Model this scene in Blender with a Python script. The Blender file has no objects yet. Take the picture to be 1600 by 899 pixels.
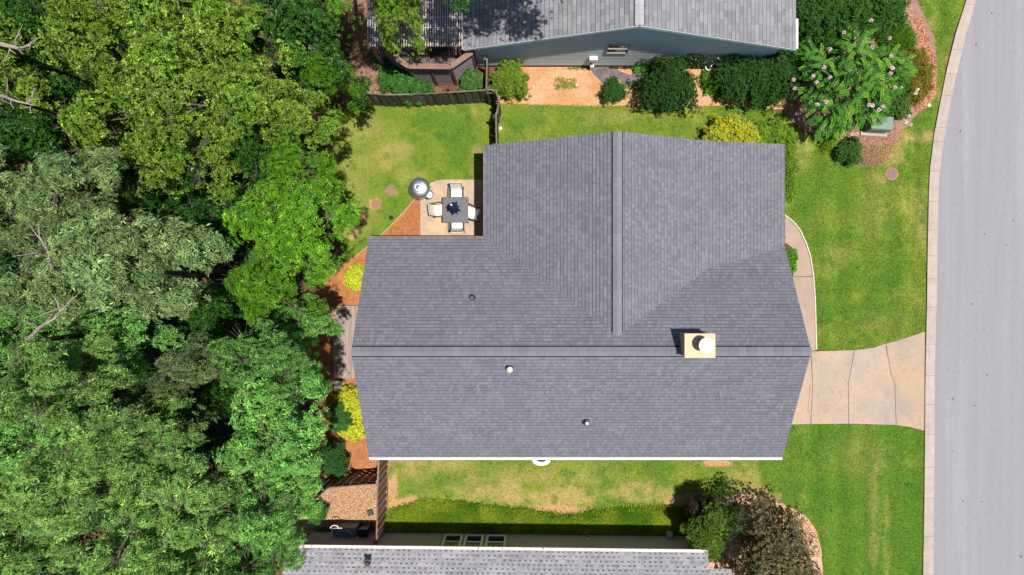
import bpy, bmesh, math, random
import numpy as np
from mathutils import Vector, Matrix
from mathutils.geometry import delaunay_2d_cdt

random.seed(7)
RNG = np.random.default_rng(7)
S = bpy.context.scene
COL = S.collection

# ------------------------------------------------------------------ camera, sky, sun
H, F, CX, CY = 30.0, 1067.0, 825.0, 460.0      # drone height (m), focal length and nadir in photo pixels
cam = bpy.data.cameras.new('camera')
cam.sensor_width = 36.0
cam.lens = F / 1600 * 36
cam.shift_x = (800 - CX) / 1600
cam.shift_y = (CY - 449.5) / 1600
cam.clip_start = 0.5
cam.clip_end = 2000
camo = bpy.data.objects.new('camera', cam)
COL.objects.link(camo)
camo.location = (0, 0, H)
S.camera = camo

SUN = Vector((0.208, -0.098, 1.0)).normalized()
w = bpy.data.worlds.new("World")
S.world = w
w.use_nodes = True
nt = w.node_tree
sky = nt.nodes.new('ShaderNodeTexSky')
sky.sky_type = 'NISHITA'
sky.sun_disc = False
sky.sun_elevation = math.asin(SUN.z)
sky.sun_rotation = math.atan2(SUN.x, SUN.y)
nt.links.new(sky.outputs[0], nt.nodes['Background'].inputs[0])
nt.nodes['Background'].inputs[1].default_value = 0.068
sl = bpy.data.lights.new('sun', 'SUN')
sl.energy = 4.9
sl.angle = math.radians(0.6)
sl.color = (1.0, 0.95, 0.88)
so = bpy.data.objects.new('sun', sl)
COL.objects.link(so)
so.location = SUN * 60
so.rotation_euler = SUN.to_track_quat('Z', 'Y').to_euler()
S.view_settings.view_transform = 'Standard'
S.view_settings.look = 'None'
S.view_settings.exposure = 0.30
S.view_settings.gamma = 1.0
S.render.engine = 'CYCLES'
S.cycles.max_bounces = 6
S.cycles.diffuse_bounces = 3
S.cycles.transmission_bounces = 3
S.cycles.use_adaptive_sampling = True


# ------------------------------------------------------------------ helpers
def P(px, py, z=0.0):
    """real position of something seen at photo pixel (px, py) whose height above the ground is z"""
    d = (H - z) / F
    return Vector(((px - CX) * d, (CY - py) * d, z))


def poly(pts, z=0.0):
    return [tuple(P(a, b, z)[:2]) for a, b in pts]


def tag(o, label=None, cat=None, group=None, kind=None):
    if label: o['label'] = label
    if cat: o['category'] = cat
    if group: o['group'] = group
    if kind: o['kind'] = kind
    return o


def thing(name, loc, label, cat, group=None):
    o = bpy.data.objects.new(name, None)
    o.empty_display_size = 0.3
    COL.objects.link(o)
    o.location = loc
    return tag(o, label, cat, group)


def link_mesh(name, me, parent=None, loc=None, rot=None):
    o = bpy.data.objects.new(name, me)
    COL.objects.link(o)
    if parent is not None:
        o.parent = parent
    if loc is not None:
        o.location = loc
    if rot is not None:
        o.rotation_euler = rot
    return o


def world_off(parent):
    """local location that cancels the locations of all ancestors (none of them is rotated)"""
    v = Vector((0, 0, 0))
    p = parent
    while p is not None:
        v -= p.location
        p = p.parent
    return v


class MB:
    def __init__(self):
        self.v = []; self.f = []; self.m = []

    def add(self, vs, fs, mi=0):
        b = len(self.v)
        self.v += [tuple(x) for x in vs]
        self.f += [tuple(i + b for i in f) for f in fs]
        self.m += [mi] * len(fs)
        return self

    def box(self, c, s, rz=0.0, mat=None, mi=0):
        hx, hy, hz = s[0] / 2, s[1] / 2, s[2] / 2
        vs = [Vector((x, y, z)) for z in (-hz, hz) for x, y in ((-hx, -hy), (hx, -hy), (hx, hy), (-hx, hy))]
        M = mat if mat is not None else Matrix.Rotation(rz, 3, 'Z')
        vs = [M @ q + Vector(c) for q in vs]
        return self.add(vs, [(3, 2, 1, 0), (4, 5, 6, 7), (0, 1, 5, 4), (1, 2, 6, 5), (2, 3, 7, 6), (3, 0, 4, 7)], mi)

    def bar(self, a, b, w, h, mi=0):
        """box from a to b, w wide sideways, h thick"""
        a, b = Vector(a), Vector(b)
        d = b - a
        x = d.normalized()
        up = Vector((0, 0, 1)) if abs(x.z) < 0.95 else Vector((0, 1, 0))
        y = up.cross(x).normalized()
        z = x.cross(y)
        M = Matrix((x, y, z)).transposed()
        return self.box((a + b) / 2, (d.length, w, h), mat=M, mi=mi)

    def prism(self, pl, z0, z1, mi=0):
        n = len(pl)
        vs = [(x, y, z0) for x, y in pl] + [(x, y, z1) for x, y in pl]
        ar = sum(pl[i][0] * pl[(i + 1) % n][1] - pl[(i + 1) % n][0] * pl[i][1] for i in range(n))
        top = tuple(range(n, 2 * n)); bot = tuple(reversed(range(n)))
        side = [(i, (i + 1) % n, (i + 1) % n + n, i + n) for i in range(n)]
        if ar < 0:
            top = top[::-1]; bot = bot[::-1]; side = [s[::-1] for s in side]
        return self.add(vs, [top, bot] + side, mi)

    def tube(self, pts, rs, n=8, mi=0, cap=True):
        pts = [Vector(p) for p in pts]
        vs = []; fs = []
        for i, p in enumerate(pts):
            d = (pts[min(i + 1, len(pts) - 1)] - pts[max(i - 1, 0)])
            if d.length < 1e-6: d = Vector((0, 0, 1))
            d.normalize()
            u = d.orthogonal().normalized() if abs(d.z) > .98 else Vector((0, 0, 1)).cross(d).normalized()
            w_ = d.cross(u)
            r = rs[i] if hasattr(rs, '__len__') else rs
            for k in range(n):
                a = 2 * math.pi * k / n
                vs.append(p + (u * math.cos(a) + w_ * math.sin(a)) * r)
        for i in range(len(pts) - 1):
            for k in range(n):
                k2 = (k + 1) % n
                fs.append((i * n + k, i * n + k2, (i + 1) * n + k2, (i + 1) * n + k))
        if cap:
            fs.append(tuple(reversed(range(n)))); fs.append(tuple(range((len(pts) - 1) * n, len(pts) * n)))
        return self.add(vs, fs, mi)

    def lathe(self, c, prof, n=24, mi=0, fold=0, amp=0.0, rz=0.0):
        """prof: [(r, z)] from bottom to top"""
        vs = []; fs = []
        for r, z in prof:
            for k in range(n):
                a = 2 * math.pi * k / n + rz
                rr = r * (1 + amp * math.cos(fold * a)) if fold else r
                vs.append((c[0] + rr * math.cos(a), c[1] + rr * math.sin(a), c[2] + z))
        for i in range(len(prof) - 1):
            for k in range(n):
                k2 = (k + 1) % n
                fs.append((i * n + k, i * n + k2, (i + 1) * n + k2, (i + 1) * n + k))
        fs.append(tuple(reversed(range(n)))); fs.append(tuple(range((len(prof) - 1) * n, len(prof) * n)))
        return self.add(vs, fs, mi)

    def mesh(self, name, mats, smooth=False):
        me = bpy.data.meshes.new(name)
        me.from_pydata(self.v, [], self.f)
        for m in (mats if isinstance(mats, (list, tuple)) else [mats]):
            me.materials.append(m)
        me.polygons.foreach_set('material_index', self.m)
        if smooth:
            me.polygons.foreach_set('use_smooth', [True] * len(self.f))
        me.update()
        return me

    def build(self, name, mats, parent=None, smooth=False, bevel=0.0, local=False):
        """vertices are in world coordinates unless local"""
        o = link_mesh(name, self.mesh(name, mats, smooth), parent)
        if parent is not None and not local:
            o.location = world_off(parent)
        if bevel:
            b = o.modifiers.new('bevel', 'BEVEL'); b.width = bevel; b.segments = 2; b.limit_method = 'ANGLE'
        return o


def np_mesh(name, V, T, mat, C=None, nper=3):
    """triangles/quads from numpy arrays, optional colour per vertex"""
    me = bpy.data.meshes.new(name)
    me.vertices.add(len(V))
    me.vertices.foreach_set('co', V.astype(np.float32).ravel())
    n = T.shape[1]
    me.loops.add(T.size)
    me.loops.foreach_set('vertex_index', T.astype(np.int32).ravel())
    me.polygons.add(len(T))
    me.polygons.foreach_set('loop_start', np.arange(0, T.size, n, dtype=np.int32))
    me.polygons.foreach_set('loop_total', np.full(len(T), n, dtype=np.int32))
    me.update(calc_edges=True)
    if C is not None:
        a = me.color_attributes.new('Col', 'FLOAT_COLOR', 'POINT')
        c4 = np.ones((len(V), 4), np.float32); c4[:, :3] = C
        a.data.foreach_set('color', c4.ravel())
    me.shade_flat()
    me.materials.append(mat)
    return me


_lat = RNG.random((256, 256))


def vnoise(x, y, s, seed=0):
    x = np.asarray(x) / s + 37.3 * seed + 500; y = np.asarray(y) / s + 91.7 * seed + 500
    xi = np.floor(x).astype(int); yi = np.floor(y).astype(int)
    fx = x - xi; fy = y - yi
    fx = fx * fx * (3 - 2 * fx); fy = fy * fy * (3 - 2 * fy)
    g = lambda a, b: _lat[a & 255, b & 255]
    return (g(xi, yi) * (1 - fx) + g(xi + 1, yi) * fx) * (1 - fy) + (g(xi, yi + 1) * (1 - fx) + g(xi + 1, yi + 1) * fx) * fy


def fbm(x, y, s, seed=0, o=4):
    r = 0; a = 0.5; t = 0
    for i in range(o):
        r = r + a * vnoise(x, y, s / 2 ** i, seed + i); t += a; a *= 0.55
    return r / t


def sm(a, b, x):
    t = np.clip((x - a) / (b - a), 0, 1)
    return t * t * (3 - 2 * t)


# ------------------------------------------------------------------ materials
def newmat(name):
    m = bpy.data.materials.new(name)
    m.use_nodes = True
    return m, m.node_tree, m.node_tree.nodes['Principled BSDF']


def N(t, typ, **kw):
    n = t.nodes.new(typ)
    for k, v in kw.items():
        if k in n.inputs: n.inputs[k].default_value = v
        else: setattr(n, k, v)
    return n


def mixc(t, fac, a, b, blend='MIX'):
    m = t.nodes.new('ShaderNodeMix'); m.data_type = 'RGBA'; m.blend_type = blend
    for i, x in ((0, fac), (6, a), (7, b)):
        if isinstance(x, bpy.types.NodeSocket): t.links.new(x, m.inputs[i])
        elif i == 0: m.inputs[0].default_value = x
        else: m.inputs[i].default_value = (*x, 1)
    return m.outputs[2]


def ramp(t, src, a, b):
    r = t.nodes.new('ShaderNodeMapRange')
    r.inputs['From Min'].default_value = a; r.inputs['From Max'].default_value = b
    t.links.new(src, r.inputs['Value'])
    return r.outputs[0]


def surf(name, c1, c2=None, scale=2.0, detail=6.0, lo=.35, hi=.65, rough=.9, spec=.25, metal=0.0, bump=0.0, bscale=40.0,
         speck=None, sscale=60.0, slo=.55, shi=.7, attr=False, rnd=0.0, stretch=None, big=None, bigscale=.3, biglo=.45, bighi=.7):
    """noise-mixed colour; optional second speckle colour, big patches, per-object random tone, colour attribute"""
    m, t, b = newmat(name)
    tc = N(t, 'ShaderNodeTexCoord')
    geo = N(t, 'ShaderNodeNewGeometry')
    src = geo.outputs['Position']
    if stretch:
        mp = N(t, 'ShaderNodeMapping'); mp.inputs['Scale'].default_value = stretch
        t.links.new(src, mp.inputs[0]); src = mp.outputs[0]
    c2 = c2 or tuple(x * .8 for x in c1)

    def noise(s, d=6.0):
        n = N(t, 'ShaderNodeTexNoise', Scale=s, Detail=d, Roughness=.6)
        t.links.new(src, n.inputs['Vector']); return n.outputs['Fac']
    col = mixc(t, ramp(t, noise(scale, detail), lo, hi), c1, c2)
    if big:
        col = mixc(t, ramp(t, noise(bigscale, 4), biglo, bighi), col, big)
    if speck:
        col = mixc(t, ramp(t, noise(sscale, 3), slo, shi), col, speck)
    if attr:
        a = N(t, 'ShaderNodeAttribute', attribute_name='Col')
        col = mixc(t, 1.0, col, a.outputs['Color'], 'MULTIPLY')
    if rnd:
        oi = N(t, 'ShaderNodeObjectInfo')
        r = ramp(t, oi.outputs['Random'], 0, 1); n_ = r.node
        n_.inputs['To Min'].default_value = 1 - rnd; n_.inputs['To Max'].default_value = 1 + rnd * .6
        hs = N(t, 'ShaderNodeHueSaturation')
        t.links.new(r, hs.inputs['Value']); t.links.new(col, hs.inputs['Color']); col = hs.outputs[0]
    t.links.new(col, b.inputs['Base Color'])
    b.inputs['Roughness'].default_value = rough
    b.inputs['Specular IOR Level'].default_value = spec
    b.inputs['Metallic'].default_value = metal
    if bump:
        bp = N(t, 'ShaderNodeBump', Strength=1.0, Distance=bump)
        t.links.new(noise(bscale, 5), bp.inputs['Height']); t.links.new(bp.outputs[0], b.inputs['Normal'])
    return m


def leafmat(name, rough=.5, trans=.3, spec=.35, rnd=.12):
    m, t, b = newmat(name)
    a = N(t, 'ShaderNodeAttribute', attribute_name='Col')
    oi = N(t, 'ShaderNodeObjectInfo')
    r = ramp(t, oi.outputs['Random'], 0, 1); r.node.inputs['To Min'].default_value = 1 - rnd; r.node.inputs['To Max'].default_value = 1 + rnd
    hs = N(t, 'ShaderNodeHueSaturation')
    t.links.new(r, hs.inputs['Value']); t.links.new(a.outputs['Color'], hs.inputs['Color'])
    t.links.new(hs.outputs[0], b.inputs['Base Color'])
    b.inputs['Roughness'].default_value = rough
    b.inputs['Specular IOR Level'].default_value = spec
    tr = N(t, 'ShaderNodeBsdfTranslucent')
    t.links.new(mixc(t, 1.0, hs.outputs[0], (1.2, 1.25, .6), 'MULTIPLY'), tr.inputs[0])
    mx = N(t, 'ShaderNodeMixShader'); mx.inputs[0].default_value = trans
    t.links.new(b.outputs[0], mx.inputs[1]); t.links.new(tr.outputs[0], mx.inputs[2])
    t.links.new(mx.outputs[0], t.nodes['Material Output'].inputs[0])
    return m


M = {}
M['leaf'] = leafmat('leaf', rough=.42, trans=.22, spec=.5)
M['leaf_matte'] = leafmat('leaf_matte', rough=.65, spec=.25)
M['needle'] = leafmat('grass_blade', rough=.7, spec=.1, trans=.25, rnd=0)
M['lawn'] = surf('lawn', (1, 1, 1), (.82, .84, .78), scale=9, lo=.3, hi=.7, rough=.95, spec=.05, attr=True, bump=.03, bscale=25)
M['forest_floor'] = surf('forest_floor', (.17, .08, .05), (.09, .048, .032), scale=3, rough=.95, spec=.05, bump=.03, bscale=30,
                         speck=(.28, .17, .10), sscale=28, slo=.58, shi=.72)
M['pine_straw'] = surf('pine_straw', (.46, .20, .085), (.33, .13, .05), scale=2.2, rough=.95, spec=.05, bump=.03, bscale=45,
                       speck=(.6, .33, .17), sscale=38, slo=.56, shi=.72)
M['clay'] = surf('clay', (.55, .30, .155), (.46, .24, .115), scale=1.6, rough=.95, spec=.05, bump=.03, bscale=18,
                 speck=(.40, .23, .12), sscale=9, slo=.58, shi=.75, big=(.58, .38, .23), bigscale=.9)
M['mulch'] = surf('mulch', (.33, .19, .135), (.24, .13, .09), scale=4, rough=.95, spec=.05, bump=.03, bscale=40,
                  speck=(.5, .34, .27), sscale=30, slo=.52, shi=.7)
M['bark_chips'] = surf('bark_chips', (.56, .35, .22), (.42, .25, .15), scale=7, rough=.95, spec=.05, bump=.04, bscale=22,
                       speck=(.72, .54, .40), sscale=20, slo=.5, shi=.66)
M['chip'] = surf('wood_chip', (.62, .42, .28), (.45, .27, .16), scale=14, rough=.9, attr=True)
M['straw'] = surf('pine_straw_piece', (.46, .22, .10), (.36, .15, .065), scale=14, rough=.95, attr=True)
M['chip_clay'] = surf('clay_crumb', (.55, .32, .18), (.46, .25, .13), scale=14, rough=.95, attr=True)
M['gravel'] = surf('gravel', (.44, .27, .155), (.32, .19, .11), scale=5, rough=.95, spec=.05, bump=.04, bscale=20,
                   speck=(.68, .5, .36), sscale=18, slo=.5, shi=.68)
M['patio'] = surf('patio_concrete', (.44, .33, .245), (.36, .28, .22), scale=1.6, rough=.9, bump=.004, bscale=60,
                  big=(.54, .37, .22), bigscale=1.1, biglo=.5, bighi=.6, speck=(.27, .21, .17), sscale=6, slo=.62, shi=.8)
M['concrete'] = surf('driveway_concrete', (.375, .315, .265), (.30, .255, .22), scale=.9, rough=.9, bump=.004, bscale=60,
                     big=(.47, .32, .20), bigscale=.33, biglo=.42, bighi=.72, speck=(.25, .2, .17), sscale=5, slo=.55, shi=.85, rnd=.1)
M['walk'] = surf('walk_concrete', (.37, .275, .22), (.32, .24, .19), scale=1.5, rough=.9, bump=.004, bscale=60,
                 speck=(.3, .23, .19), sscale=40, slo=.6, shi=.8)
M['kerb'] = surf('kerb_concrete', (.42, .355, .315), (.35, .295, .26), scale=2.5, rough=.9, bump=.004, bscale=60,
                 speck=(.28, .22, .2), sscale=20, slo=.62, shi=.8, rnd=.05)
M['asphalt'] = surf('asphalt', (.262, .262, .276), (.246, .246, .260), scale=1.6, rough=.92, spec=.2, bump=.008, bscale=90,
                    speck=(.17, .17, .185), sscale=60, slo=.5, shi=.8, stretch=(1.5, .07, 1.0), big=(.285, .285, .30), bigscale=1.1, biglo=.48, bighi=.68)
M['shingle'] = surf('shingle', (1, 1, 1), (.87, .87, .89), scale=.9, rough=.95, spec=.12, attr=True, bump=.004, bscale=160,
                    speck=(.8, .8, .82), sscale=110, slo=.45, shi=.7)
M['cap'] = surf('ridge_cap_shingle', (.200, .205, .235), (.182, .187, .215), scale=6, rough=.95, spec=.12, rnd=.10, speck=(.10, .10, .12), sscale=110, slo=.5, shi=.75)
M['cap_light'] = surf('ridge_cap_light', (.37, .37, .39), (.33, .33, .35), scale=6, rough=.95, spec=.12, rnd=.12)
M['sheath'] = surf('roof_deck', (.035, .035, .045), rough=.9)
M['fascia_brown'] = surf('fascia_brown', (.26, .15, .11), (.2, .11, .08), scale=5, rough=.7)
M['white'] = surf('white_paint', (.80, .79, .76), (.70, .68, .64), scale=4, rough=.5, spec=.4)
M['gutter_old'] = surf('weathered_gutter', (.66, .62, .57), (.54, .47, .41), scale=5, rough=.6, speck=(.25, .15, .10), sscale=9, slo=.62, shi=.68, stretch=(1, .6, 1))
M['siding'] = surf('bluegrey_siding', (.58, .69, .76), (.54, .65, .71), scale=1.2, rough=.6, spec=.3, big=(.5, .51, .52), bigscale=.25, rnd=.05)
M['siding_grey'] = surf('grey_siding', (.46, .42, .40), (.42, .38, .36), scale=2, rough=.7, rnd=.05)
M['siding_cream'] = surf('cream_siding', (.5, .43, .36), (.45, .39, .32), scale=2, rough=.7, rnd=.04)
M['wood_grey'] = surf('weathered_wood', (.155, .145, .105), (.105, .10, .07), scale=3, rough=.9, rnd=.3, speck=(.22, .2, .15), sscale=30, slo=.55, shi=.75)
M['wood_tan'] = surf('tan_wood', (.30, .185, .135), (.22, .13, .095), scale=3, rough=.9, rnd=.25, speck=(.38, .26, .2), sscale=30, slo=.55, shi=.75)
M['wood_brown'] = surf('brown_wood', (.27, .165, .125), (.21, .125, .095), scale=3, rough=.85, rnd=.12)
M['deck_wood'] = surf('deck_wood', (.34, .27, .245), (.27, .21, .19), scale=3, rough=.9, rnd=.12, stretch=(3, .5, 1))
M['deck_dark'] = surf('deck_floor_wood', (.17, .125, .115), (.13, .095, .09), scale=3, rough=.9, rnd=.15)
M['slat'] = surf('pergola_slat', (.46, .42, .42), (.36, .33, .33), scale=3, rough=.8, rnd=.12)
M['lattice'] = surf('lattice_strip', (.34, .30, .32), (.27, .24, .25), scale=6, rough=.85)
M['dark'] = surf('gap_shade', (.012, .012, .014), rough=.9)  # near-black colour that paints in the shade of gaps
M['bark'] = surf('bark', (.13, .11, .09), (.08, .068, .055), scale=8, rough=.95, bump=.02, bscale=20)
M['bark_pale'] = surf('pale_bark', (.42, .36, .32), (.3, .25, .22), scale=8, rough=.95)
M['chim_cap'] = surf('tan_metal_cap', (.68, .42, .25), (.62, .37, .21), scale=3, rough=.55, spec=.4, speck=(.45, .27, .14), sscale=5, slo=.62, shi=.72)
M['chim'] = surf('chimney_siding', (.42, .33, .26), (.38, .3, .24), scale=3, rough=.7)
M['metal_dark'] = surf('dark_metal', (.035, .033, .032), rough=.5, spec=.5)
M['metal_ring'] = surf('steel', (.45, .47, .5), rough=.35, metal=.9)
M['chrome'] = surf('polished_steel', (.86, .88, .92), (.75, .78, .82), scale=3, rough=.42, metal=1.0)
M['sling'] = surf('white_sling_fabric', (.72, .68, .62), (.66, .62, .57), scale=20, rough=.85, bump=.002, bscale=200)
M['tabletop'] = surf('slate_tabletop', (.095, .095, .115), (.08, .08, .098), scale=6, rough=.45, spec=.4)
M['blue_cloth'] = surf('navy_canvas', (.012, .035, .13), (.018, .05, .17), scale=12, rough=.85)
M['glass'] = surf('window_glass', (.02, .024, .028), rough=.06, spec=.9)
M['glass_bright'] = surf('window_glass_upper', (.10, .11, .075), (.05, .08, .05), scale=4, rough=.1, spec=.9)
M['trim_grey'] = surf('grey_trim', (.36, .37, .37), (.31, .32, .32), scale=5, rough=.6)
M['landscape_fabric'] = surf('weed_cloth', (.17, .145, .155), (.10, .085, .095), scale=3, rough=.8, bump=.08, bscale=4)
M['utility_green'] = surf('utility_box_paint', (.17, .25, .19), (.15, .22, .17), scale=4, rough=.5)
M['condenser_blue'] = surf('condenser_metal', (.12, .17, .22), (.10, .14, .18), scale=5, rough=.5)
M['hose_green'] = surf('green_hose', (.03, .14, .06), rough=.5)
M['black_plastic'] = surf('black_plastic', (.02, .021, .023), rough=.5)
M['soil_disc'] = surf('bare_soil', (.33, .19, .12), (.26, .145, .09), scale=9, rough=.95, bump=.02, bscale=30)
M['brown_lid'] = surf('brown_lid', (.24, .15, .145), (.2, .12, .12), scale=9, rough=.8)
M['pipe_white'] = surf('white_pipe', (.78, .76, .70), rough=.5)
M['edging'] = surf('edging_strip', (.46, .28, .17), (.38, .23, .14), scale=8, rough=.9)
M['stone'] = surf('pale_stone', (.62, .55, .45), (.5, .43, .35), scale=8, rough=.9)
M['crack'] = surf('joint_soil', (.17, .12, .09), rough=.95)
M['pink'] = leafmat('flower_pink', rough=.6, trans=.2, rnd=.06)


# ------------------------------------------------------------------ ground sheets
def in_poly(X, Y, pl):
    ins = np.zeros(X.shape, bool)
    n = len(pl)
    for i in range(n):
        x1, y1 = pl[i]; x2, y2 = pl[(i + 1) % n]
        c = ((y1 > Y) != (y2 > Y))
        with np.errstate(divide='ignore', invalid='ignore'):
            xi = (x2 - x1) * (Y - y1) / (y2 - y1 + 1e-12) + x1
        ins ^= c & (X < xi)
    return ins


def smooth_poly(pl, wob=0.0, step=.35):
    """subdivide the outline and roughen it a little"""
    out = []
    n = len(pl)
    for i in range(n):
        a = Vector(pl[i]); b = Vector(pl[(i + 1) % n])
        k = max(1, int((b - a).length / step))
        for j in range(k):
            q = a.lerp(b, j / k)
            if wob:
                q += Vector((float(fbm(q.x, q.y, .6, 5)) - .5, float(fbm(q.x, q.y, .6, 9)) - .5)) * wob * 2
            out.append((q.x, q.y))
    return out


def sheet(name, pl, z, mat, colfn=None, step=None, wob=0.0):
    pl = smooth_poly(pl, wob)
    vs = [Vector(p) for p in pl]
    n = len(vs)
    if step:
        xs = [p[0] for p in pl]; ys = [p[1] for p in pl]
        gx, gy = np.meshgrid(np.arange(min(xs), max(xs), step), np.arange(min(ys), max(ys), step))
        gx = gx + RNG.uniform(-.3, .3, gx.shape) * step; gy = gy + RNG.uniform(-.3, .3, gy.shape) * step
        k = in_poly(gx, gy, pl)
        vs += [Vector(p) for p in zip(gx[k], gy[k])]
    r = delaunay_2d_cdt(vs, [], [list(range(n))], 1, 1e-5)
    V = np.array([(p.x, p.y) for p in r[0]]); T = np.array([f for f in r[2] if len(f) == 3])
    V3 = np.c_[V, np.full(len(V), z)]
    a, b, c = V3[T[:, 0]], V3[T[:, 1]], V3[T[:, 2]]
    fl = np.cross(b - a, c - a)[:, 2] < 0
    T[fl] = T[fl][:, ::-1]
    C = colfn(V[:, 0], V[:, 1]) if colfn else None
    o = link_mesh(name, np_mesh(name, V3, T, mat, C))
    o['kind'] = 'structure'
    return o


g = MB()
g.add([(-400, -400, 0), (400, -400, 0), (400, 400, 0), (-400, 400, 0)], [(0, 1, 2, 3)])
tag(g.build('ground', M['forest_floor']), kind='structure')

# lawn colours (real base colours), patchy: px blobs of dry grass and bare soil
BLOBS = [  # px, py, rx, ry, amount, kind(0 dry 1 soil 2 rich)
    (570, 205, 50, 22, .45, 0), (612, 238, 40, 30, .65, 0), (560, 255, 50, 30, .3, 0), (640, 275, 26, 18, .4, 0), (550, 320, 50, 50, .3, 0), (745, 250, 14, 20, .5, 0),
    (610, 299, 9, 9, 1.3, 1), (588, 320, 10, 9, 1.3, 1), (563, 343, 9, 8, .9, 1), (548, 366, 9, 9, 1.0, 1), (745, 235, 8, 12, .7, 1),
    (700, 190, 60, 18, .5, 2), (720, 230, 40, 30, .5, 2),
    (613, 720, 15, 14, 1.0, 1), (612, 756, 10, 26, 1.0, 1), (626, 792, 24, 15, 1.0, 1), (652, 722, 18, 6, .6, 1), (650, 742, 22, 14, .45, 0), (690, 728, 60, 14, .5, 0), (760, 765, 70, 22, .8, 0), (870, 778, 90, 20, .95, 0), (880, 798, 70, 9, .9, 1),
    (1000, 770, 80, 16, .7, 0), (1115, 722, 44, 7, 1.3, 1), (1080, 785, 60, 12, .8, 1), (1160, 750, 30, 26, .6, 0), (1190, 775, 30, 14, .8, 1), (960, 735, 60, 16, .5, 2),
    (720, 750, 60, 18, .5, 2), (880, 745, 160, 20, .35, 0), (1040, 735, 50, 14, .5, 2), (840, 745, 30, 14, .3, 1),
    (1425, 215, 40, 14, .9, 0), (1395, 245, 20, 24, .8, 0), (1375, 280, 16, 10, .5, 0), (1312, 400, 26, 20, .3, 0), (1370, 330, 30, 60, .2, 0), (1380, 505, 40, 18, .3, 0),
    (1360, 590, 30, 30, .3, 0), (1440, 345, 9, 40, .6, 0), (1345, 715, 50, 40, .2, 0), (1365, 820, 8, 90, .4, 0), (1385, 840, 5, 80, .3, 0), (1250, 240, 20, 30, .45, 0), (1290, 420, 20, 10, .3, 0),
    (1250, 320, 30, 50, .4, 2), (1300, 480, 60, 50, .4, 2), (1400, 450, 30, 90, .35, 2), (1260, 690, 60, 30, .6, 2), (1420, 790, 14, 100, .7, 2), (1300, 770, 60, 30, .5, 2),
    (1110, 205, 60, 20, .4, 2), (820, 190, 40, 14, .4, 2), (960, 182, 60, 12, .35, 0),
    (1475, 60, 20, 30, .3, 2), (1210, 215, 20, 20, .3, 0),
]


def lawncol(x, y):
    x = np.asarray(x); y = np.asarray(y)
    px = CX + x * F / H; py = CY - y * F / H
    n1 = fbm(x, y, 2.6, 1); n2 = fbm(x, y, .8, 3); n3 = fbm(x, y, .22, 6, 3); n4 = fbm(x, y, .42, 11, 2)
    green = np.array((.115, .185, .022)); rich = np.array((.065, .15, .018)); yel = np.array((.225, .245, .040)); dry = np.array((.36, .275, .105)); soil = np.array((.47, .275, .15))
    # base: back and side lawns yellower, front lawn greener
    front = sm(1215, 1240, px) ; low = sm(640, 670, py)
    side = sm(1180, 1192, px + 6 * (n3 - .5))
    ybase = .54 - .26 * front
    ybase = np.where(py > 640, np.where(side > .5, .12, .50), ybase)
    t = np.clip(ybase + (n1 - .5) * 1.5 + (n2 - .5) * .9 + (n3 - .5) * .35, 0, 1)[:, None]
    c = green * (1 - t) + yel * t
    d = np.clip((n2 - .56) * 1.8 + (n1 - .55) * 1.2, 0, .45)[:, None] * np.where((py > 640) & (side > .5), .45, .8)[:, None]
    c = c * (1 - d) + dry * d
    if True:
        r = np.where((py > 640) & (side > .5), .45, .1)[:, None]
        c = c * (1 - r) + rich * r
    for bx, by, rx, ry, am, kd in BLOBS:
        q = np.sqrt(((px - bx) / rx) ** 2 + ((py - by) / ry) ** 2)
        q = q + (n2 - .5) * 1.7 + (n3 - .5) * .8
        a = np.clip(am * (1 - sm(.45 if kd != 1 else .6, 1.25 if kd != 1 else 1.0, q)), 0, .95)[:, None]
        tgt = (dry, soil, rich)[kd]
        c = c * (1 - a) + tgt * a
    # mowing stripes on the front lawn, running with the street
    st = np.sin(px * .16 + 2 * n1) * .5 + .5
    c = c * (1 + ((st - .5) * .16 * front)[:, None])
    # small darker clumps of coarser grass and weeds
    k = np.clip((n4 - .62) * 5, 0, .55)[:, None]; c = c * (1 - k) + np.array((.06, .15, .02)) * k
    return c * np.array((1.16, 1.2, 1.15)) * (.92 + .16 * n3)[:, None]


L_back = [(540, 163), (600, 166), (680, 165), (765, 161), (771, 168), (768, 200), (768, 282), (700, 283), (680, 287), (665, 298), (650, 310), (628, 335), (606, 358), (580, 382), (553, 402), (540, 412),
          (532, 395), (520, 360), (500, 320), (497, 285), (505, 235), (518, 200), (530, 178)]
L_side = [(778, 162), (850, 164), (930, 167), (1000, 166), (1100, 166), (1190, 166), (1225, 178), (1250, 205), (1275, 215), (1300, 228), (1318, 248), (1338, 258), (1365, 262), (1385, 252), (1398, 225),
          (1410, 205), (1430, 182), (1450, 168), (1462, 150), (1465, 110), (1460, 60), (1445, 25), (1428, -10), (1430, -60), (1545, -60), (1508, 0), (1490, 52), (1477, 110), (1467, 160), (1458, 213), (1452, 263), (1449, 330), (1447, 400),
          (1446, 517), (1400, 532), (1365, 542), (1335, 547), (1275, 548), (1274, 500), (1271, 430), (1263, 395), (1248, 360), (1226, 338), (1200, 330), (1150, 240), (776, 240), (775, 200)]
L_low = [(612, 700), (1230, 700), (1230, 650), (1325, 661), (1400, 664), (1444, 674), (1443, 780), (1441, 899), (1440, 980), (1290, 980), (1286, 899), (1284, 860), (1276, 830), (1258, 805), (1225, 788), (1190, 776),
         (1160, 770), (1090, 795), (1000, 792), (940, 800), (880, 806), (830, 798), (760, 792), (700, 788), (660, 782), (640, 800), (620, 812), (606, 812), (606, 740)]
for nm, pl in (('back', L_back), ('side', L_side), ('low', L_low)):
    sheet('lawn', poly(pl), .010, M['lawn'], lawncol, .13, wob=.05)
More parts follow.
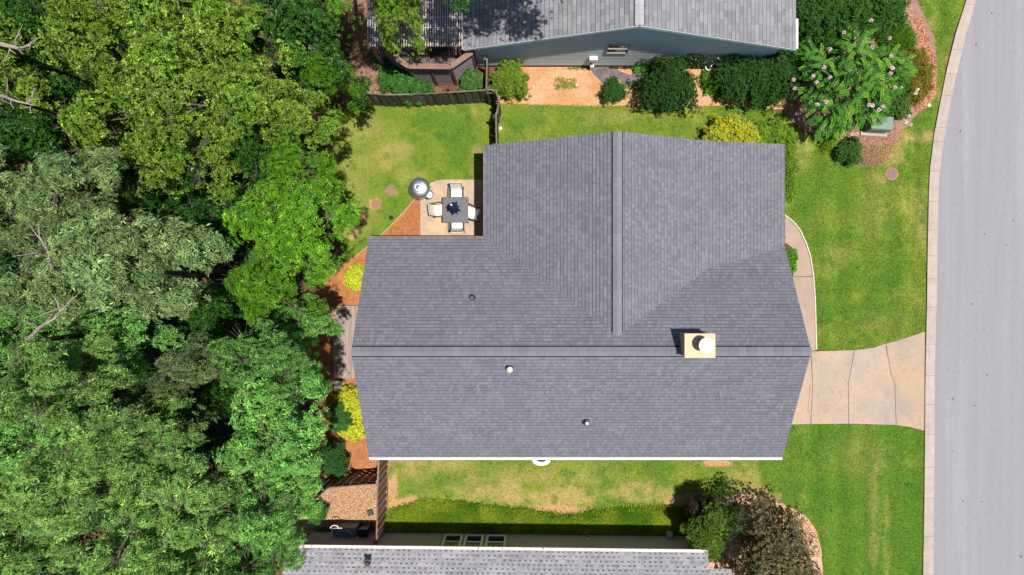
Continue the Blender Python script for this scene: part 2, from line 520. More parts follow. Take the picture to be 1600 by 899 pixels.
sheet('lawn', [(27.2, -60), (90, -60), (90, 60), (31, 60), (29, 20), (27.5, 8)], .010, M['lawn'], lawncol, None)

sheet('clay_ground', poly([(776, 95), (1245, 95), (1250, 170), (1190, 172), (1100, 172), (900, 171), (776, 168)]), .005, M['clay'], wob=.04)
sheet('pine_straw_bed', poly([(660, 296), (660, 380), (640, 380), (640, 700), (618, 720), (606, 745), (500, 745), (480, 600), (485, 480), (500, 430), (535, 410), (555, 402), (583, 380), (608, 358), (630, 334), (652, 308)]), .0055, M['pine_straw'], wob=.03)
sheet('leaf_litter_ground', poly([(520, -60), (600, -60), (604, 90), (690, 150), (690, 160), (532, 162), (548, 120), (552, 60)]), .0052, surf('leaf_litter_ground', (.27, .17, .13), (.16, .09, .06), scale=2.5, rough=.95, spec=.05, bump=.03, bscale=30, speck=(.42, .33, .28), sscale=20, slo=.55, shi=.7), wob=.05)
sheet('mulch_bed', poly([(1225, 176), (1250, 200), (1278, 214), (1302, 228), (1320, 249), (1338, 259), (1366, 263), (1387, 252), (1400, 225), (1412, 205), (1432, 182), (1451, 168), (1463, 150), (1466, 110), (1461, 60), (1446, 25), (1430, -20), (1240, -20), (1236, 110)]), .006, M['mulch'], wob=.03)
sheet('bark_chip_bed', poly([(1150, 772), (1190, 774), (1226, 786), (1260, 804), (1278, 830), (1285, 862), (1290, 980), (1090, 980), (1080, 830), (1090, 800)]), .006, M['bark_chips'], wob=.03)
sheet('gravel_yard', poly([(500, 762), (604, 758), (606, 845), (450, 850), (460, 800)]), .006, M['gravel'], wob=.03)
sheet('soil_strip', poly([(604, 806), (1085, 806), (1085, 842), (604, 842)]), .005, M['mulch'])


# pale bark chips and gravel stones as loose pieces
def scatter_pieces(name, pl, n, size, mat, label, cat, cols, z=.012):
    xs = [p[0] for p in pl]; ys = [p[1] for p in pl]
    X = RNG.uniform(min(xs), max(xs), n * 3); Y = RNG.uniform(min(ys), max(ys), n * 3)
    k = in_poly(X, Y, pl); X = X[k][:n]; Y = Y[k][:n]; n = len(X)
    L = RNG.uniform(.6, 1.4, n) * size; Wd = L * RNG.uniform(.35, .7, n); a = RNG.uniform(0, 6.28, n); t = RNG.uniform(-.35, .35, n); hh = RNG.uniform(.2, .45, n) * size
    ux = np.c_[np.cos(a) * np.cos(t), np.sin(a) * np.cos(t), np.sin(t)]; uy = np.c_[-np.sin(a), np.cos(a), np.zeros(n)]; uz = np.cross(ux, uy)
    c = np.c_[X, Y, np.full(n, z) + hh * .4]
    V = []
    for sx, sy, sz in ((-1, -1, -1), (1, -1, -1), (1, 1, -1), (-1, 1, -1), (-.7, -.7, 1), (.7, -.6, 1), (.6, .7, 1), (-.7, .6, 1)):
        V.append(c + ux * (L * sx / 2)[:, None] + uy * (Wd * sy / 2)[:, None] + uz * (hh * sz / 2)[:, None])
    V = np.stack(V, 1).reshape(-1, 3)
    fs = np.array([(4, 5, 6, 7), (0, 1, 5, 4), (1, 2, 6, 5), (2, 3, 7, 6), (3, 0, 4, 7)])
    T = (fs[None] + 8 * np.arange(n)[:, None, None]).reshape(-1, 4)
    cc = np.array(cols)[RNG.integers(0, len(cols), n)] * RNG.uniform(.75, 1.2, n)[:, None]
    o = link_mesh(name, np_mesh(name, V, T, mat, np.repeat(cc, 8, 0)))
    tag(o, label, cat, kind='stuff')


CH = [(1.0, .95, .9), (.75, .62, .5), (1.25, 1.2, 1.15), (.5, .38, .3)]
scatter_pieces('bark_chips', poly([(1150, 774), (1226, 788), (1258, 806), (1276, 832), (1283, 870), (1200, 880), (1130, 820)]), 3500, .055, M['chip'], 'pale peach bark chips heaped round the bronze tree by the lower lawn', 'bark chips', CH)
scatter_pieces('gravel_stones', poly([(505, 764), (602, 760), (603, 843), (470, 846)]), 3200, .04, M['chip'], 'tan pea gravel covering the small fenced yard with the bins', 'gravel', [(.8, .66, .52), (.6, .45, .33), (.95, .85, .72), (.4, .3, .22)])
scatter_pieces('mulch_pieces', poly([(1290, 215), (1338, 257), (1366, 261), (1387, 250), (1400, 222), (1400, 190), (1300, 190)]), 2500, .045, M['chip'], 'reddish mulch pieces in the bed below the flowering tree', 'mulch', [(.65, .5, .45), (.4, .28, .24), (.9, .75, .7)])
scatter_pieces('bed_litter', poly([(1415, 20), (1440, 30), (1463, 100), (1462, 148), (1446, 168), (1432, 182), (1425, 150), (1440, 90)]), 1500, .07, M['chip'], 'pinkish dry leaf litter along the kerb side of the flower bed', 'leaf litter', [(.95, .65, .6), (.5, .3, .27), (1.1, .9, .85)])


PS = [(1.0, .95, .9), (.75, .65, .6), (1.25, 1.1, .95), (.6, .5, .4)]
scatter_pieces('pine_straw_litter', poly([(656, 300), (656, 371), (575, 371), (583, 382), (612, 358), (634, 334)]), 3000, .030, M['straw'], 'loose orange pine straw between the patio and the curved lawn edge', 'pine straw', PS)
scatter_pieces('pine_straw_litter', poly([(575, 385), (565, 500), (560, 560), (575, 716), (604, 720), (603, 744), (500, 744), (482, 600), (488, 480), (505, 430), (553, 404)]), 7000, .030, M['straw'], 'loose reddish pine straw strip between the wood and the gable end', 'pine straw', PS)
scatter_pieces('clay_crumbs', poly([(780, 104), (1235, 104), (1240, 165), (1190, 168), (900, 166), (780, 162)]), 4200, .030, M['chip_clay'], 'crumbs of dry orange clay and bark over the bare strip under the blue grey wall', 'clay crumbs', [(1.15, 1.1, 1.05), (.8, .75, .7), (.55, .5, .45), (1.0, 1.0, 1.0), (1.0, 1.0, 1.0)])
scatter_pieces('fallen_leaves', poly([(525, 0), (574, 0), (600, 110), (690, 140), (690, 155), (540, 150), (552, 60)]), 1500, .06, M['chip'], 'fallen brown leaves on the strip between the wood and the deck', 'fallen leaves', [(.6, .45, .38), (.35, .25, .2), (.85, .7, .6)])

# grass blades
def tufts(name, pls, n, label, colfn, size=.035, cat='grass', blades=3, hmul=1.0, zb=.010):
    Xs = []; Ys = []
    for pl, fr in pls:
        xs = [p[0] for p in pl]; ys = [p[1] for p in pl]
        X = RNG.uniform(min(xs), max(xs), int(n * fr * 4)); Y = RNG.uniform(min(ys), max(ys), int(n * fr * 4))
        k = in_poly(X, Y, pl); Xs.append(X[k][:int(n * fr)]); Ys.append(Y[k][:int(n * fr)])
    X = np.concatenate(Xs); Y = np.concatenate(Ys)
    X = np.repeat(X, blades) + RNG.normal(0, size * .5, len(X) * blades); Y = np.repeat(Y, blades) + RNG.normal(0, size * .5, len(Y) * blades)
    m = len(X)
    a = RNG.uniform(0, 6.28, m); L = RNG.uniform(.6, 1.5, m) * size * hmul; wd = RNG.uniform(.25, .5, m) * size * .5
    lean = RNG.uniform(.3, 1.2, m)
    b = np.c_[X, Y, np.full(m, zb)]
    d = np.c_[np.cos(a) * lean, np.sin(a) * lean, np.ones(m) * .8]
    s = np.c_[-np.sin(a), np.cos(a), np.zeros(m)]
    V = np.stack([b - s * wd[:, None], b + s * wd[:, None], b + d * L[:, None]], 1).reshape(-1, 3)
    T = np.arange(m * 3).reshape(-1, 3)
    c = colfn(X, Y) * RNG.uniform(.65, 1.42, m)[:, None]
    o = link_mesh(name, np_mesh(name, V, T, M['needle'], np.repeat(c, 3, 0)))
    tag(o, label, cat, kind='stuff')
    return o


inset_back = poly(L_back)
tufts('grass', [(poly(L_back), .19)], 130000, 'short yellowish grass of the fenced back lawn by the patio', lawncol)
tufts('grass', [(poly([(778, 163), (1190, 166), (1225, 180), (1225, 240), (776, 240)]), .14),
                (poly(L_side[14:32] + [(1446, 517), (1400, 532), (1335, 547), (1275, 548), (1271, 430), (1248, 360), (1226, 338), (1222, 240)]), .33)], 130000,
      'green grass of the front lawn between the house and the kerb', lawncol)
tufts('grass', [(poly(L_low), .40)], 130000, 'green and dry grass of the lawn below the white gutter', lawncol)


def covercol(x, y):
    n = fbm(x, y, .5, 2); t = np.clip((n - .3) * 2.2, 0, 1)[:, None]
    return np.array((.08, .20, .015)) * (1 - t) + np.array((.34, .40, .03)) * t


cov = smooth_poly(poly([(612, 800), (640, 790), (665, 784), (720, 788), (760, 795), (830, 800), (880, 809), (930, 802), (1000, 795), (1075, 795), (1082, 838), (604, 838)]), .08)
tufts('ground_cover', [(cov, 1.0)], 11000, 'dense strappy green border plants running along the lower house wall', covercol, size=.13, cat='ground cover', blades=6, hmul=1.5)

# ------------------------------------------------------------------ street, kerb, drive, walk, patio
kin = [(1570, -140), (1540, -70), (1509, 0), (1492, 53), (1478, 110), (1468, 160), (1458, 213), (1452, 263), (1450, 300), (1448, 400), (1447, 480), (1445.5, 540), (1444.5, 600), (1444, 680), (1443, 780), (1441, 899), (1440, 980)]
kout = [(1585, -140), (1556, -70), (1525, 0), (1508, 57), (1496, 110), (1484, 163), (1475, 217), (1468, 267), (1466, 300), (1464, 400), (1463, 480), (1461, 540), (1460, 600), (1460, 680), (1459, 780), (1458, 899), (1457, 980)]


def along(line, py):
    for (x0, y0), (x1, y1) in zip(line, line[1:]):
        if y0 <= py <= y1: return x0 + (x1 - x0) * (py - y0) / (y1 - y0)
    return line[-1][0]


rd = [P(a, b) for a, b in kout]
pl = [(p.x, p.y) for p in rd]
pl = [(pl[0][0] + 16, 70)] + pl + [(pl[-1][0], -70), (27.0, -70), (27.0, 8), (28.5, 20), (34, 70)]
o = sheet('road', pl, .014, M['asphalt'])
joints = [-140, -80, -30, 8, 78, 116, 150, 200, 222, 268, 315, 360, 400, 436, 480, 538, 587, 632, 679, 730, 778, 838, 896, 950, 980]
kt = bpy.data.objects.new('kerb', None); COL.objects.link(kt); kt['kind'] = 'structure'; kt.location = P(1450, 450)
for j0, j1 in zip(joints, joints[1:]):
    ys = [j0 + .18] + [y for _, y in kin if j0 < y < j1] + [j1 - .18]
    L = [P(along(kin, y), y) for y in ys]; R = [P(along(kout, y), y) for y in ys]
    m = MB(); k = len(ys)
    vs = []
    for a, b in zip(L, R):
        vs += [(a.x, a.y, -.05), (a.x, a.y, .075), (a.x + (b.x - a.x) * .38, a.y, .085), (a.x + (b.x - a.x) * .5, a.y, .045), (b.x, b.y, .022), (b.x, b.y, -.05)]
    fs = []
    for i in range(k - 1):
        for q in range(5):
            fs.append((i * 6 + q, (i + 1) * 6 + q, (i + 1) * 6 + q + 1, i * 6 + q + 1)[::-1])
    fs += [tuple(range(6)), tuple(reversed(range((k - 1) * 6, k * 6)))]
    m.add(vs, fs).build('kerb_stone', M['kerb'], kt)
m = MB()
m.prism([(27.0, -70), (27.45, -70), (27.45, 8), (28.95, 20), (34.4, 70), (34, 70), (28.5, 20), (27, 8)], -.05, .1)
tag(m.build('far_kerb', M['kerb']), kind='structure')
# hairline marks and tar spots on the road
m = MB()
for px, py, r in ((1549, 21, .07), (1525, 70, .06), (1538, 366, .05), (1573, 383, .04), (1518, 475, .05), (1542, 586, .06), (1583, 345, .04), (1488, 623, .06), (1523, 634, .05), (1488, 705, .05), (1504, 783, .05), (1534, 784, .04), (1512, 825, .04), (1595, 870, .07), (1480, 577, .03), (1500, 205, .05)):
    p = P(px, py); n = 7
    pts = [(p.x + r * random.uniform(.5, 1.1) * math.cos(6.28 * k / n), p.y + r * random.uniform(.5, 1.1) * math.sin(6.28 * k / n), .0165) for k in range(n)]
    m.add(pts, [tuple(range(n))])
tag(m.build('tar_spots', surf('tar_spot', (.12, .12, .13), rough=.9)), 'small dark tar spots and crumbs dotted over the grey street', 'tar spots', kind='stuff')


def crack_sheet(name, lines, z, wd=.02):
    m = MB()
    for ln in lines:
        pts = [P(a, b) for a, b in ln]
        fine = []
        for a, b in zip(pts, pts[1:]):
            k = max(1, int((b - a).length / .15))
            for i in range(k):
                q = a.lerp(b, i / k); fine.append(q + Vector((random.uniform(-.015, .015), random.uniform(-.015, .015), 0)))
        fine.append(pts[-1])
        for a, b in zip(fine, fine[1:]):
            m.bar((a.x, a.y, z), (b.x, b.y, z), wd * random.uniform(.6, 1.3), .003)
    return m


# driveway slabs
dt = bpy.data.objects.new('driveway', None); COL.objects.link(dt); dt['kind'] = 'structure'; dt.location = P(1340, 600)
slabs = [
    [(1205, 550), (1265, 549.5), (1269, 600), (1266, 662.5), (1205, 664)],
    [(1266.5, 549.2), (1334, 547.3), (1324.3, 600), (1325, 662), (1323.5, 662), (1266.8, 662.5), (1269.7, 600)],
    [(1334.7, 547.2), (1365, 543), (1383, 537), (1390, 580), (1397, 600), (1399, 664), (1325.7, 661.8), (1325, 600)],
    [(1383.7, 536.8), (1400, 533), (1444.5, 518), (1443.7, 600), (1443.2, 673), (1420, 667), (1399.7, 664.2), (1397.7, 600), (1390.7, 580)],
]
for s in slabs:
    MB().prism(poly(s), -.05, .045).build('concrete_slab', M['concrete'], dt, bevel=.008)
crack_sheet('c', [[(1266.6, 549), (1269.4, 600), (1266.7, 662)], [(1334.3, 547), (1325, 600), (1325.5, 661)], [(1383.3, 537), (1390.3, 580), (1397.3, 600), (1399.3, 664)], [(1316, 586), (1324, 600)],
                  [(1383, 540), (1386, 560)], [(1265, 600), (1262, 640), (1267, 662)]], .0465, .014).build('crack', M['crack'], dt)
MB().prism(poly([(1206, 551), (1266, 550), (1334, 548.5), (1365, 544), (1400, 534), (1443.5, 519.5), (1442.3, 672), (1400, 663), (1325, 660.5), (1206, 662)]), -.04, .034).build('slab_joint', surf('joint_sand', (.27, .20, .155), rough=.95), dt)
# pale concrete edging round the drive and walk
wt = bpy.data.objects.new('front_path', None); COL.objects.link(wt); wt['kind'] = 'structure'; wt.location = P(1255, 440)
walk_a = [(1200, 320), (1226, 338), (1239, 349), (1249, 362), (1258, 382), (1264, 400), (1269, 431.5), (1238, 432.5), (1243, 415), (1243, 398), (1236, 386), (1215, 372), (1200, 366)]
walk_b = [(1238, 433.3), (1269.3, 432.3), (1272, 470), (1274, 547), (1268, 548.8), (1200, 548.8), (1200, 433.6)]
for s in (walk_a, walk_b):
    MB().prism(poly(s), -.05, .045).build('concrete_slab', M['walk'], wt, bevel=.008)
e = MB()
edge = [(1226, 336.5), (1240, 347.5), (1250.5, 361), (1259.5, 381), (1265.5, 399), (1270.5, 431), (1273.3, 470), (1275.2, 546)]
for a, b in zip(edge, edge[1:]):
    pa, pb = P(*a), P(*b); e.bar((pa.x, pa.y, .025), (pb.x, pb.y, .025), .05, .055)
e.build('path_edge', M['stone'], wt)
# patio
MB().prism(poly([(657, 371), (657, 309), (663, 297), (672, 287), (682, 282.5), (692, 281), (790, 281), (790, 371)]), -.05, .05).build('patio', M['patio'], bevel=.01)['kind'] = 'structure'
# stone edging of the back lawn
for k_, ln in enumerate(([(553, 403), (581, 381), (607, 357.5), (629, 334), (651, 309)], [(548, 165), (535, 178), (523, 195)])):
    e = MB()
    for a, b in zip(ln, ln[1:]):
        pa, pb = P(*a), P(*b); e.bar((pa.x, pa.y, .02), (pb.x, pb.y, .02), .05, .05)
    tag(e.build('lawn_edging', M['edging']), ('thin curved tan edging strip between back lawn and pine straw bed', 'short tan edging strip in the upper corner of the back lawn by the fence')[k_], 'edging')
# wooden landing left of the house
dk = bpy.data.objects.new('wooden_landing', None); COL.objects.link(dk)
tag(dk, 'low grey wooden landing of narrow boards beside the left gable end', 'deck'); dk.location = P(540, 535)
xa, xb = P(521, 535, .2).x, P(600, 535, .2).x
y0, y1 = P(540, 591, .2).y, P(540, 478, .2).y
k = int((xb - xa) / .135)
bm_ = MB().box((0, 0, 0), (.128, y1 - y0, .04)).mesh('board', M['deck_wood'])
for i in range(k):
    link_mesh('board', bm_, dk, Vector((xa + .0675 + i * .135, (y0 + y1) / 2, .2)) - dk.location)
MB().box(((xa + xb) / 2, (y0 + y1) / 2, .09), (xb - xa - .02, y1 - y0 - .02, .17)).build('frame', M['wood_brown'], dk)


# ------------------------------------------------------------------ roofs
def shingles(name, O, U, Vv, lu, lv, expo, parent, pal, base, tabmin=.06, tabmax=.17, cover=.55, th=.011, dots=False, clip=None):
    """overlapping courses: a continuous strip with raised tabs of uneven width on it, all real boxes. O eave corner, U along eave, Vv up the slope"""
    U = Vector(U).normalized(); Vv = Vector(Vv).normalized(); Nn = U.cross(Vv)
    if Nn.z < 0: Nn = -Nn
    n = int(math.ceil(lv / expo))
    q = []; cols = []
    pal = [np.array(c) for c in pal]

    def slab(u0, u1, v0, v1, h0, h1, t, c):
        # butt end at v0 stands h0+t above the deck, back end h1+t
        q.append((u0, u1, v0, v1, h0, h1, t)); cols.append(c)
    for i in range(n):
        v0 = i * expo; v1 = min(v0 + expo + .012, lv)
        ve = min(v0 + expo, lv)
        if ve - v0 < .02: continue
        u0, u1 = 0.0, lu
        if clip:
            u0, u1 = clip(v0 + expo / 2)
            if u1 - u0 < .05: continue
        # strips broken in 1 m lengths
        u = u0 - random.uniform(0, 1.0)
        while u < u1:
            a = max(u, u0); b = min(u + 1.0, u1)
            if b - a > .01:
                c = base * (random.uniform(.94, 1.06) if not dots else random.uniform(.85, 1.1))
                slab(a, b, v0, v1, .010, .001, .004, c)
            u += 1.0
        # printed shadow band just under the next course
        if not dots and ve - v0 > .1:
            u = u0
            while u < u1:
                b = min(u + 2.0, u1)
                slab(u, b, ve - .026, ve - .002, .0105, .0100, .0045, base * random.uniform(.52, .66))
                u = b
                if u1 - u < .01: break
        u = u0 - random.uniform(0, .3)
        if not dots:
            while u < u1:
                wd = random.uniform(tabmin, tabmax)
                a = max(u, u0); b = min(u + wd - .006, u1)
                if random.random() < cover and b - a > .03:
                    slab(a, b, v0 - .002, ve - .028, .014, .007, th - .004, pal[random.randrange(len(pal))] * random.uniform(.96, 1.05) * (.92 + .16 * float(fbm(u, v0, .9, 3))))
                u += wd
        else:
            u = u0 + (i % 2) * .11 + random.uniform(-.02, .02)
            while u < u1 - .1:
                if random.random() < .86:
                    wd = random.uniform(.07, .12)
                    slab(u, u + wd, v0 + .02, v0 + .02 + random.uniform(.045, .06), .013, .010, .004, pal[1] * random.uniform(.7, 1.3))
                if random.random() < .5:
                    a = u + .12
                    slab(a, min(a + random.uniform(.1, .25), u1), v0 - .002, ve - .02, .0125, .006, .004, pal[0] * random.uniform(.8, 1.12))
                u += .215 + random.uniform(-.02, .02)
    Q = np.array(q); n = len(Q)
    O_ = np.array(O); U_ = np.array(U); V_ = np.array(Vv); N_ = np.array(Nn)
    vs = []
    for ui, vi, hi, up in ((0, 2, 4, 0), (1, 2, 4, 0), (1, 3, 5, 0), (0, 3, 5, 0), (0, 2, 4, 1), (1, 2, 4, 1), (1, 3, 5, 1), (0, 3, 5, 1)):
        hh = Q[:, hi] + (Q[:, 6] if up else -.0095)
        hh = np.maximum(hh, .0005)
        vs.append(O_ + Q[:, ui, None] * U_ + Q[:, vi, None] * V_ + hh[:, None] * N_)
    V = np.stack(vs, 1).reshape(-1, 3)
    fs = np.array([(4, 5, 6, 7), (0, 1, 5, 4), (1, 2, 6, 5), (3, 0, 4, 7)])
    T = (fs[None] + 8 * np.arange(n)[:, None, None]).reshape(-1, 4)
    if np.dot(np.cross(U_, V_), N_) < 0: T = T[:, ::-1]
    me = np_mesh(name, V, T, M['shingle'], np.repeat(np.array(cols), 8, 0))
    o = link_mesh(name, me, parent, world_off(parent))
    o['kind'] = 'stuff'
    return o


def slope_slab(O, U, Vv, lu, lv, th, name, mat, parent):
    U = Vector(U).normalized(); Vv = Vector(Vv).normalized(); Nn = U.cross(Vv)
    if Nn.z < 0: Nn = -Nn
    O = Vector(O)
    c = [O, O + U * lu, O + U * lu + Vv * lv, O + Vv * lv]
    vs = [p - Nn * th for p in c] + c
    m = MB().add(vs, [(3, 2, 1, 0), (4, 5, 6, 7), (0, 1, 5, 4), (1, 2, 6, 5), (2, 3, 7, 6), (3, 0, 4, 7)])
    o = m.build(name, mat, parent)
    bm = bmesh.new(); bm.from_mesh(o.data); bmesh.ops.recalc_face_normals(bm, faces=bm.faces); bm.to_mesh(o.data); bm.free()
    return o


def ridge_caps(A, B, half, dropL, dropR, expo, parent, mat, lift=.035):
    """folded cap shingles lapped along the ridge from A to B; half: width of each leaf (plan), drop: slope of each side"""
    A, B = Vector(A), Vector(B)
    d = (B - A); L = d.length; x = d.normalized(); y = Vector((0, 0, 1)).cross(x).normalized()
    n = int(L / expo)
    ee = L / n
    m = MB()
    vs = []
    for xx, zz in ((0, lift + .012), (ee + .03, lift)):
        for s, dr in ((-1, dropR), (0, 0), (1, dropL)):
            vs.append(Vector((xx, s * half, zz - abs(s) * half * dr)))
    for xx in (0, ee + .03):
        for s, dr in ((-1, dropR), (1, dropL)):
            vs.append(Vector((xx, s * half, -.0 - abs(s) * half * dr)))
    fs = [(0, 3, 4, 1), (1, 4, 5, 2), (0, 6, 8, 3), (2, 5, 9, 7), (0, 1, 2, 7, 6)]
    m.add(vs, fs)
    me = m.mesh('ridge_cap', mat)
    bm = bmesh.new(); bm.from_mesh(me); bmesh.ops.recalc_face_normals(bm, faces=bm.faces)
    bm.to_mesh(me); bm.free()
    ang = math.atan2(x.y, x.x)
    for sd, dr in ((1, dropL), (-1, dropR)):     # vent edge beside the caps, near black to paint in its shadow line
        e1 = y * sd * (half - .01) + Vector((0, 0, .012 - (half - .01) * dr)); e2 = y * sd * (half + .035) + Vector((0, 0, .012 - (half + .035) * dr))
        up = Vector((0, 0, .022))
        MB().add([A + e1, A + e2, B + e2, B + e1, A + e1 + up, A + e2 + up, B + e2 + up, B + e1 + up], [(0, 1, 2, 3), (4, 5, 6, 7), (0, 1, 5, 4), (1, 2, 6, 5), (2, 3, 7, 6), (3, 0, 4, 7)]).build('ridge_vent_shade', M['dark'], parent)
    for i in range(n):
        p = A + x * ee * i
        link_mesh('ridge_cap', me, parent, p + world_off(parent) + Vector((0, 0, random.uniform(0, .004))), (0, 0, ang))


PAL = [(.183, .189, .220), (.190, .196, .227), (.177, .183, .212), (.184, .190, .220), (.200, .206, .238), (.176, .182, .211)]
BASE = np.array((.160, .165, .191))
hx0, hx1 = -6.30, 10.09
yN, yS, yR, zE, zR = 2.26, -6.47, -2.05, 2.90, 5.65
house = thing('house', (2, -2, 0), 'large one storey house with dark slate grey shingle roof filling the centre', 'house')
pit = (zR - zE)
for (yE, sgn) in ((yS, 1), (yN, -1)):
    run = abs(yR - yE)
    Vv = Vector((0, sgn * run, pit)); lv = Vv.length
    r = slope_slab((hx0, yE, zE), (1, 0, 0), Vv, hx1 - hx0, lv, .14, 'roof', M['sheath'], house)
    shingles('shingles', (hx0 - .01, yE, zE), (1, 0, 0), Vv, hx1 - hx0 + .02, lv - .02, .143, r, PAL, BASE)
    if sgn == 1: roofS = r
    else: roofN = r
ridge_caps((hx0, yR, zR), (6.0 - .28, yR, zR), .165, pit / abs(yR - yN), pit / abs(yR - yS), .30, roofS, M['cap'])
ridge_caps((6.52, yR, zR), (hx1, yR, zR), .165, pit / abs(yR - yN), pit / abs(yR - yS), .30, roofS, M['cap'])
# upper gable
gx0, gxr, gx1, gxe = -1.73, 3.24, 6.9, 10.05
gz = 5.30
gyF, gyB = 5.90, -1.56
zl, zm, zr_ = 2.90, 3.72, 3.16
V1 = Vector((gxr - gx0, 0, gz - zl))
r = slope_slab((gx0, gyB + 1.4, zl), (0, 1, 0), V1, gyF - gyB - 1.4, V1.length, .14, 'roof', M['sheath'], house)
slopeW = r
mp = (yN - yR) / pit


def clipW(v):      # valley with the north slope
    z = zl + (gz - zl) * v / V1.length
    y = yR + (zR - z) * mp - .06
    return (y - gyB, gyF - gyB)


# re-make the deck of the west plane so that it follows the valley
def valley_slab(pts, th, name, parent):
    pts = [Vector(p) for p in pts]; n = len(pts)
    vs = [p - Vector((0, 0, th)) for p in pts] + pts
    o = MB().add(vs, [tuple(reversed(range(n))), tuple(range(n, 2 * n))] + [(i, (i + 1) % n, (i + 1) % n + n, i + n) for i in range(n)]).build(name, M['sheath'], parent)
    bm = bmesh.new(); bm.from_mesh(o.data); bmesh.ops.recalc_face_normals(bm, faces=bm.faces); bm.to_mesh(o.data); bm.free()
    return o


bpy.data.objects.remove(slopeW)
vy = lambda z: yR + (zR - z) * mp
slopeW = valley_slab([(gx0, gyF, zl), (gx0, vy(zl) - .05, zl), (gxr, vy(gz) - .05, gz), (gxr, gyF, gz)], .13, 'roof', house)
shingles('shingles', (gx0, gyB, zl), (0, 1, 0), V1, gyF - gyB, V1.length - .02, .143, slopeW, PAL, BASE, clip=clipW)
V2 = Vector((gxr - gx1, 0, gz - zm)); V3 = Vector((gx1 - gxe, 0, zm - zr_))
slopeE = valley_slab([(gx1, gyF, zm), (gxr, gyF, gz), (gxr, vy(gz) - .05, gz), (gx1, vy(zm) - .05, zm)], .13, 'roof', house)
slopeE2 = valley_slab([(gxe, gyF, zr_), (gx1, gyF, zm), (gx1, vy(zm) - .05, zm), (gxe, vy(zr_) - .05, zr_)], .13, 'roof', house)
shingles('shingles', (gx1, gyB, zm), (0, 1, 0), V2, gyF - gyB, V2.length - .02, .143, slopeE, PAL, BASE,
         clip=lambda v: (vy(zm + (gz - zm) * v / V2.length) - .06 - gyB, gyF - gyB))
shingles('shingles', (gxe, gyB, zr_), (0, 1, 0), V3, gyF - gyB, V3.length, .143, slopeE2, PAL, BASE,
         clip=lambda v: (vy(zr_ + (zm - zr_) * v / V3.length) - .06 - gyB, gyF - gyB))
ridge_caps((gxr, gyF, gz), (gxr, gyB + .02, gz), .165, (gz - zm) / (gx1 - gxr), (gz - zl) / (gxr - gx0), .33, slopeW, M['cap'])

# fascia, gutters, walls
f = MB()
f.bar((gx0 - .03, gyF, zl - .08), (gx0 - .03, yN, zl - .08), .035, .17)
f.bar((hx0, yN + .03, zE - .08), (gx0, yN + .03, zE - .08), .035, .17)
f.build('fascia', M['fascia_brown'], house)
f = MB()
f.bar((hx0, yS - .05, zE - .05), (hx1, yS - .05, zE - .05), .10, .11)
f.build('gutter', M['white'], house)
f = MB()
f.bar((gxe + .035, gyF, zr_ - .08), (gxe + .035, yN - .3, zr_ - .08), .06, .13)
f.build('gutter', M['metal_dark'], house)
f = MB().tube([(gxe + .08, 2.25, zr_ - .1), (gxe + .16, 2.25, zr_ - .4), (gxe + .12, 2.25, .1)], .045, 6)
f.build('downspout', M['metal_dark'], house)
# walls: south block with gable ends, north wing
wx0, wx1 = hx0 + .28, hx1 - .28


def wall_slab(pts, name, mat, parent):
    """pts: polygon of a vertical wall (x, y, z); thickened 0.15 inward is not seen"""
    o = MB().add(pts, [tuple(range(len(pts)))]).build(name, mat, parent)
    s = o.modifiers.new('solid', 'SOLIDIFY'); s.thickness = .12; s.offset = 0
    return o


for x in (wx0, wx1):
    wall_slab([(x, yS + .35, 0), (x, yN - .35, 0), (x, yN - .35, zE - .15), (x, yR, zR - .2), (x, yS + .35, zE - .15)], 'wall', M['siding_cream'], house)
wall_slab([(wx0, yS + .35, 0), (wx1, yS + .35, 0), (wx1, yS + .35, zE - .1), (wx0, yS + .35, zE - .1)], 'wall', M['siding_cream'], house)
wall_slab([(wx0, yN - .35, 0), (gx0 + .3, yN - .35, 0), (gx0 + .3, yN - .35, zE - .1), (wx0, yN - .35, zE - .1)], 'wall', M['siding_cream'], house)
wall_slab([(gx0 + .3, yN - .35, 0), (gx0 + .3, gyF - .3, 0), (gx0 + .3, gyF - .3, zl - .05), (gx0 + .3, yN - .35, zl - .05)], 'wall', M['siding_cream'], house)
wall_slab([(gx0 + .3, gyF - .3, 0), (gxe - .3, gyF - .3, 0), (gxe - .3, gyF - .3, zr_ - .1), (gx1, gyF - .3, zm - .18), (gxr, gyF - .3, gz - .2), (gx0 + .3, gyF - .3, zl - .05)], 'wall', M['siding_cream'], house)
wall_slab([(gxe - .3, gyF - .3, 0), (gxe - .3, yN - .4, 0), (gxe - .3, yN - .4, zr_ - .1), (gxe - .3, gyF - .3, zr_ - .1)], 'wall', M['siding_cream'], house)

# chimney
zc = 6.38
c0 = P(1070, 521.5, zc); c1 = P(1118, 559.5, zc)
cx_, cy_ = (c0.x + c1.x) / 2, (c0.y + c1.y) / 2
sx_, sy_ = c1.x - c0.x, c0.y - c1.y
ch = MB().box((cx_, cy_, (4.6 + zc) / 2), (sx_ - .07, sy_ - .07, zc - 4.6 - .05)).build('chimney', M['chim'], house)
MB().add([(cx_ + sx * sx_ / 2, cy_ + sy * sy_ / 2, zc - .08) for sx, sy in ((-1, -1), (1, -1), (1, 1), (-1, 1))] +
         [(cx_ + sx * sx_ / 2, cy_ + sy * sy_ / 2, zc - .02) for sx, sy in ((-1, -1), (1, -1), (1, 1), (-1, 1))] + [(cx_ + .2, cy_ - .02, zc + .02)],
         [(3, 2, 1, 0), (0, 1, 5, 4), (1, 2, 6, 5), (2, 3, 7, 6), (3, 0, 4, 7), (4, 5, 8), (5, 6, 8), (6, 7, 8), (7, 4, 8)]).build('chimney_cap', M['chim_cap'], ch)
fl = P(1105, 540.5, 6.95)
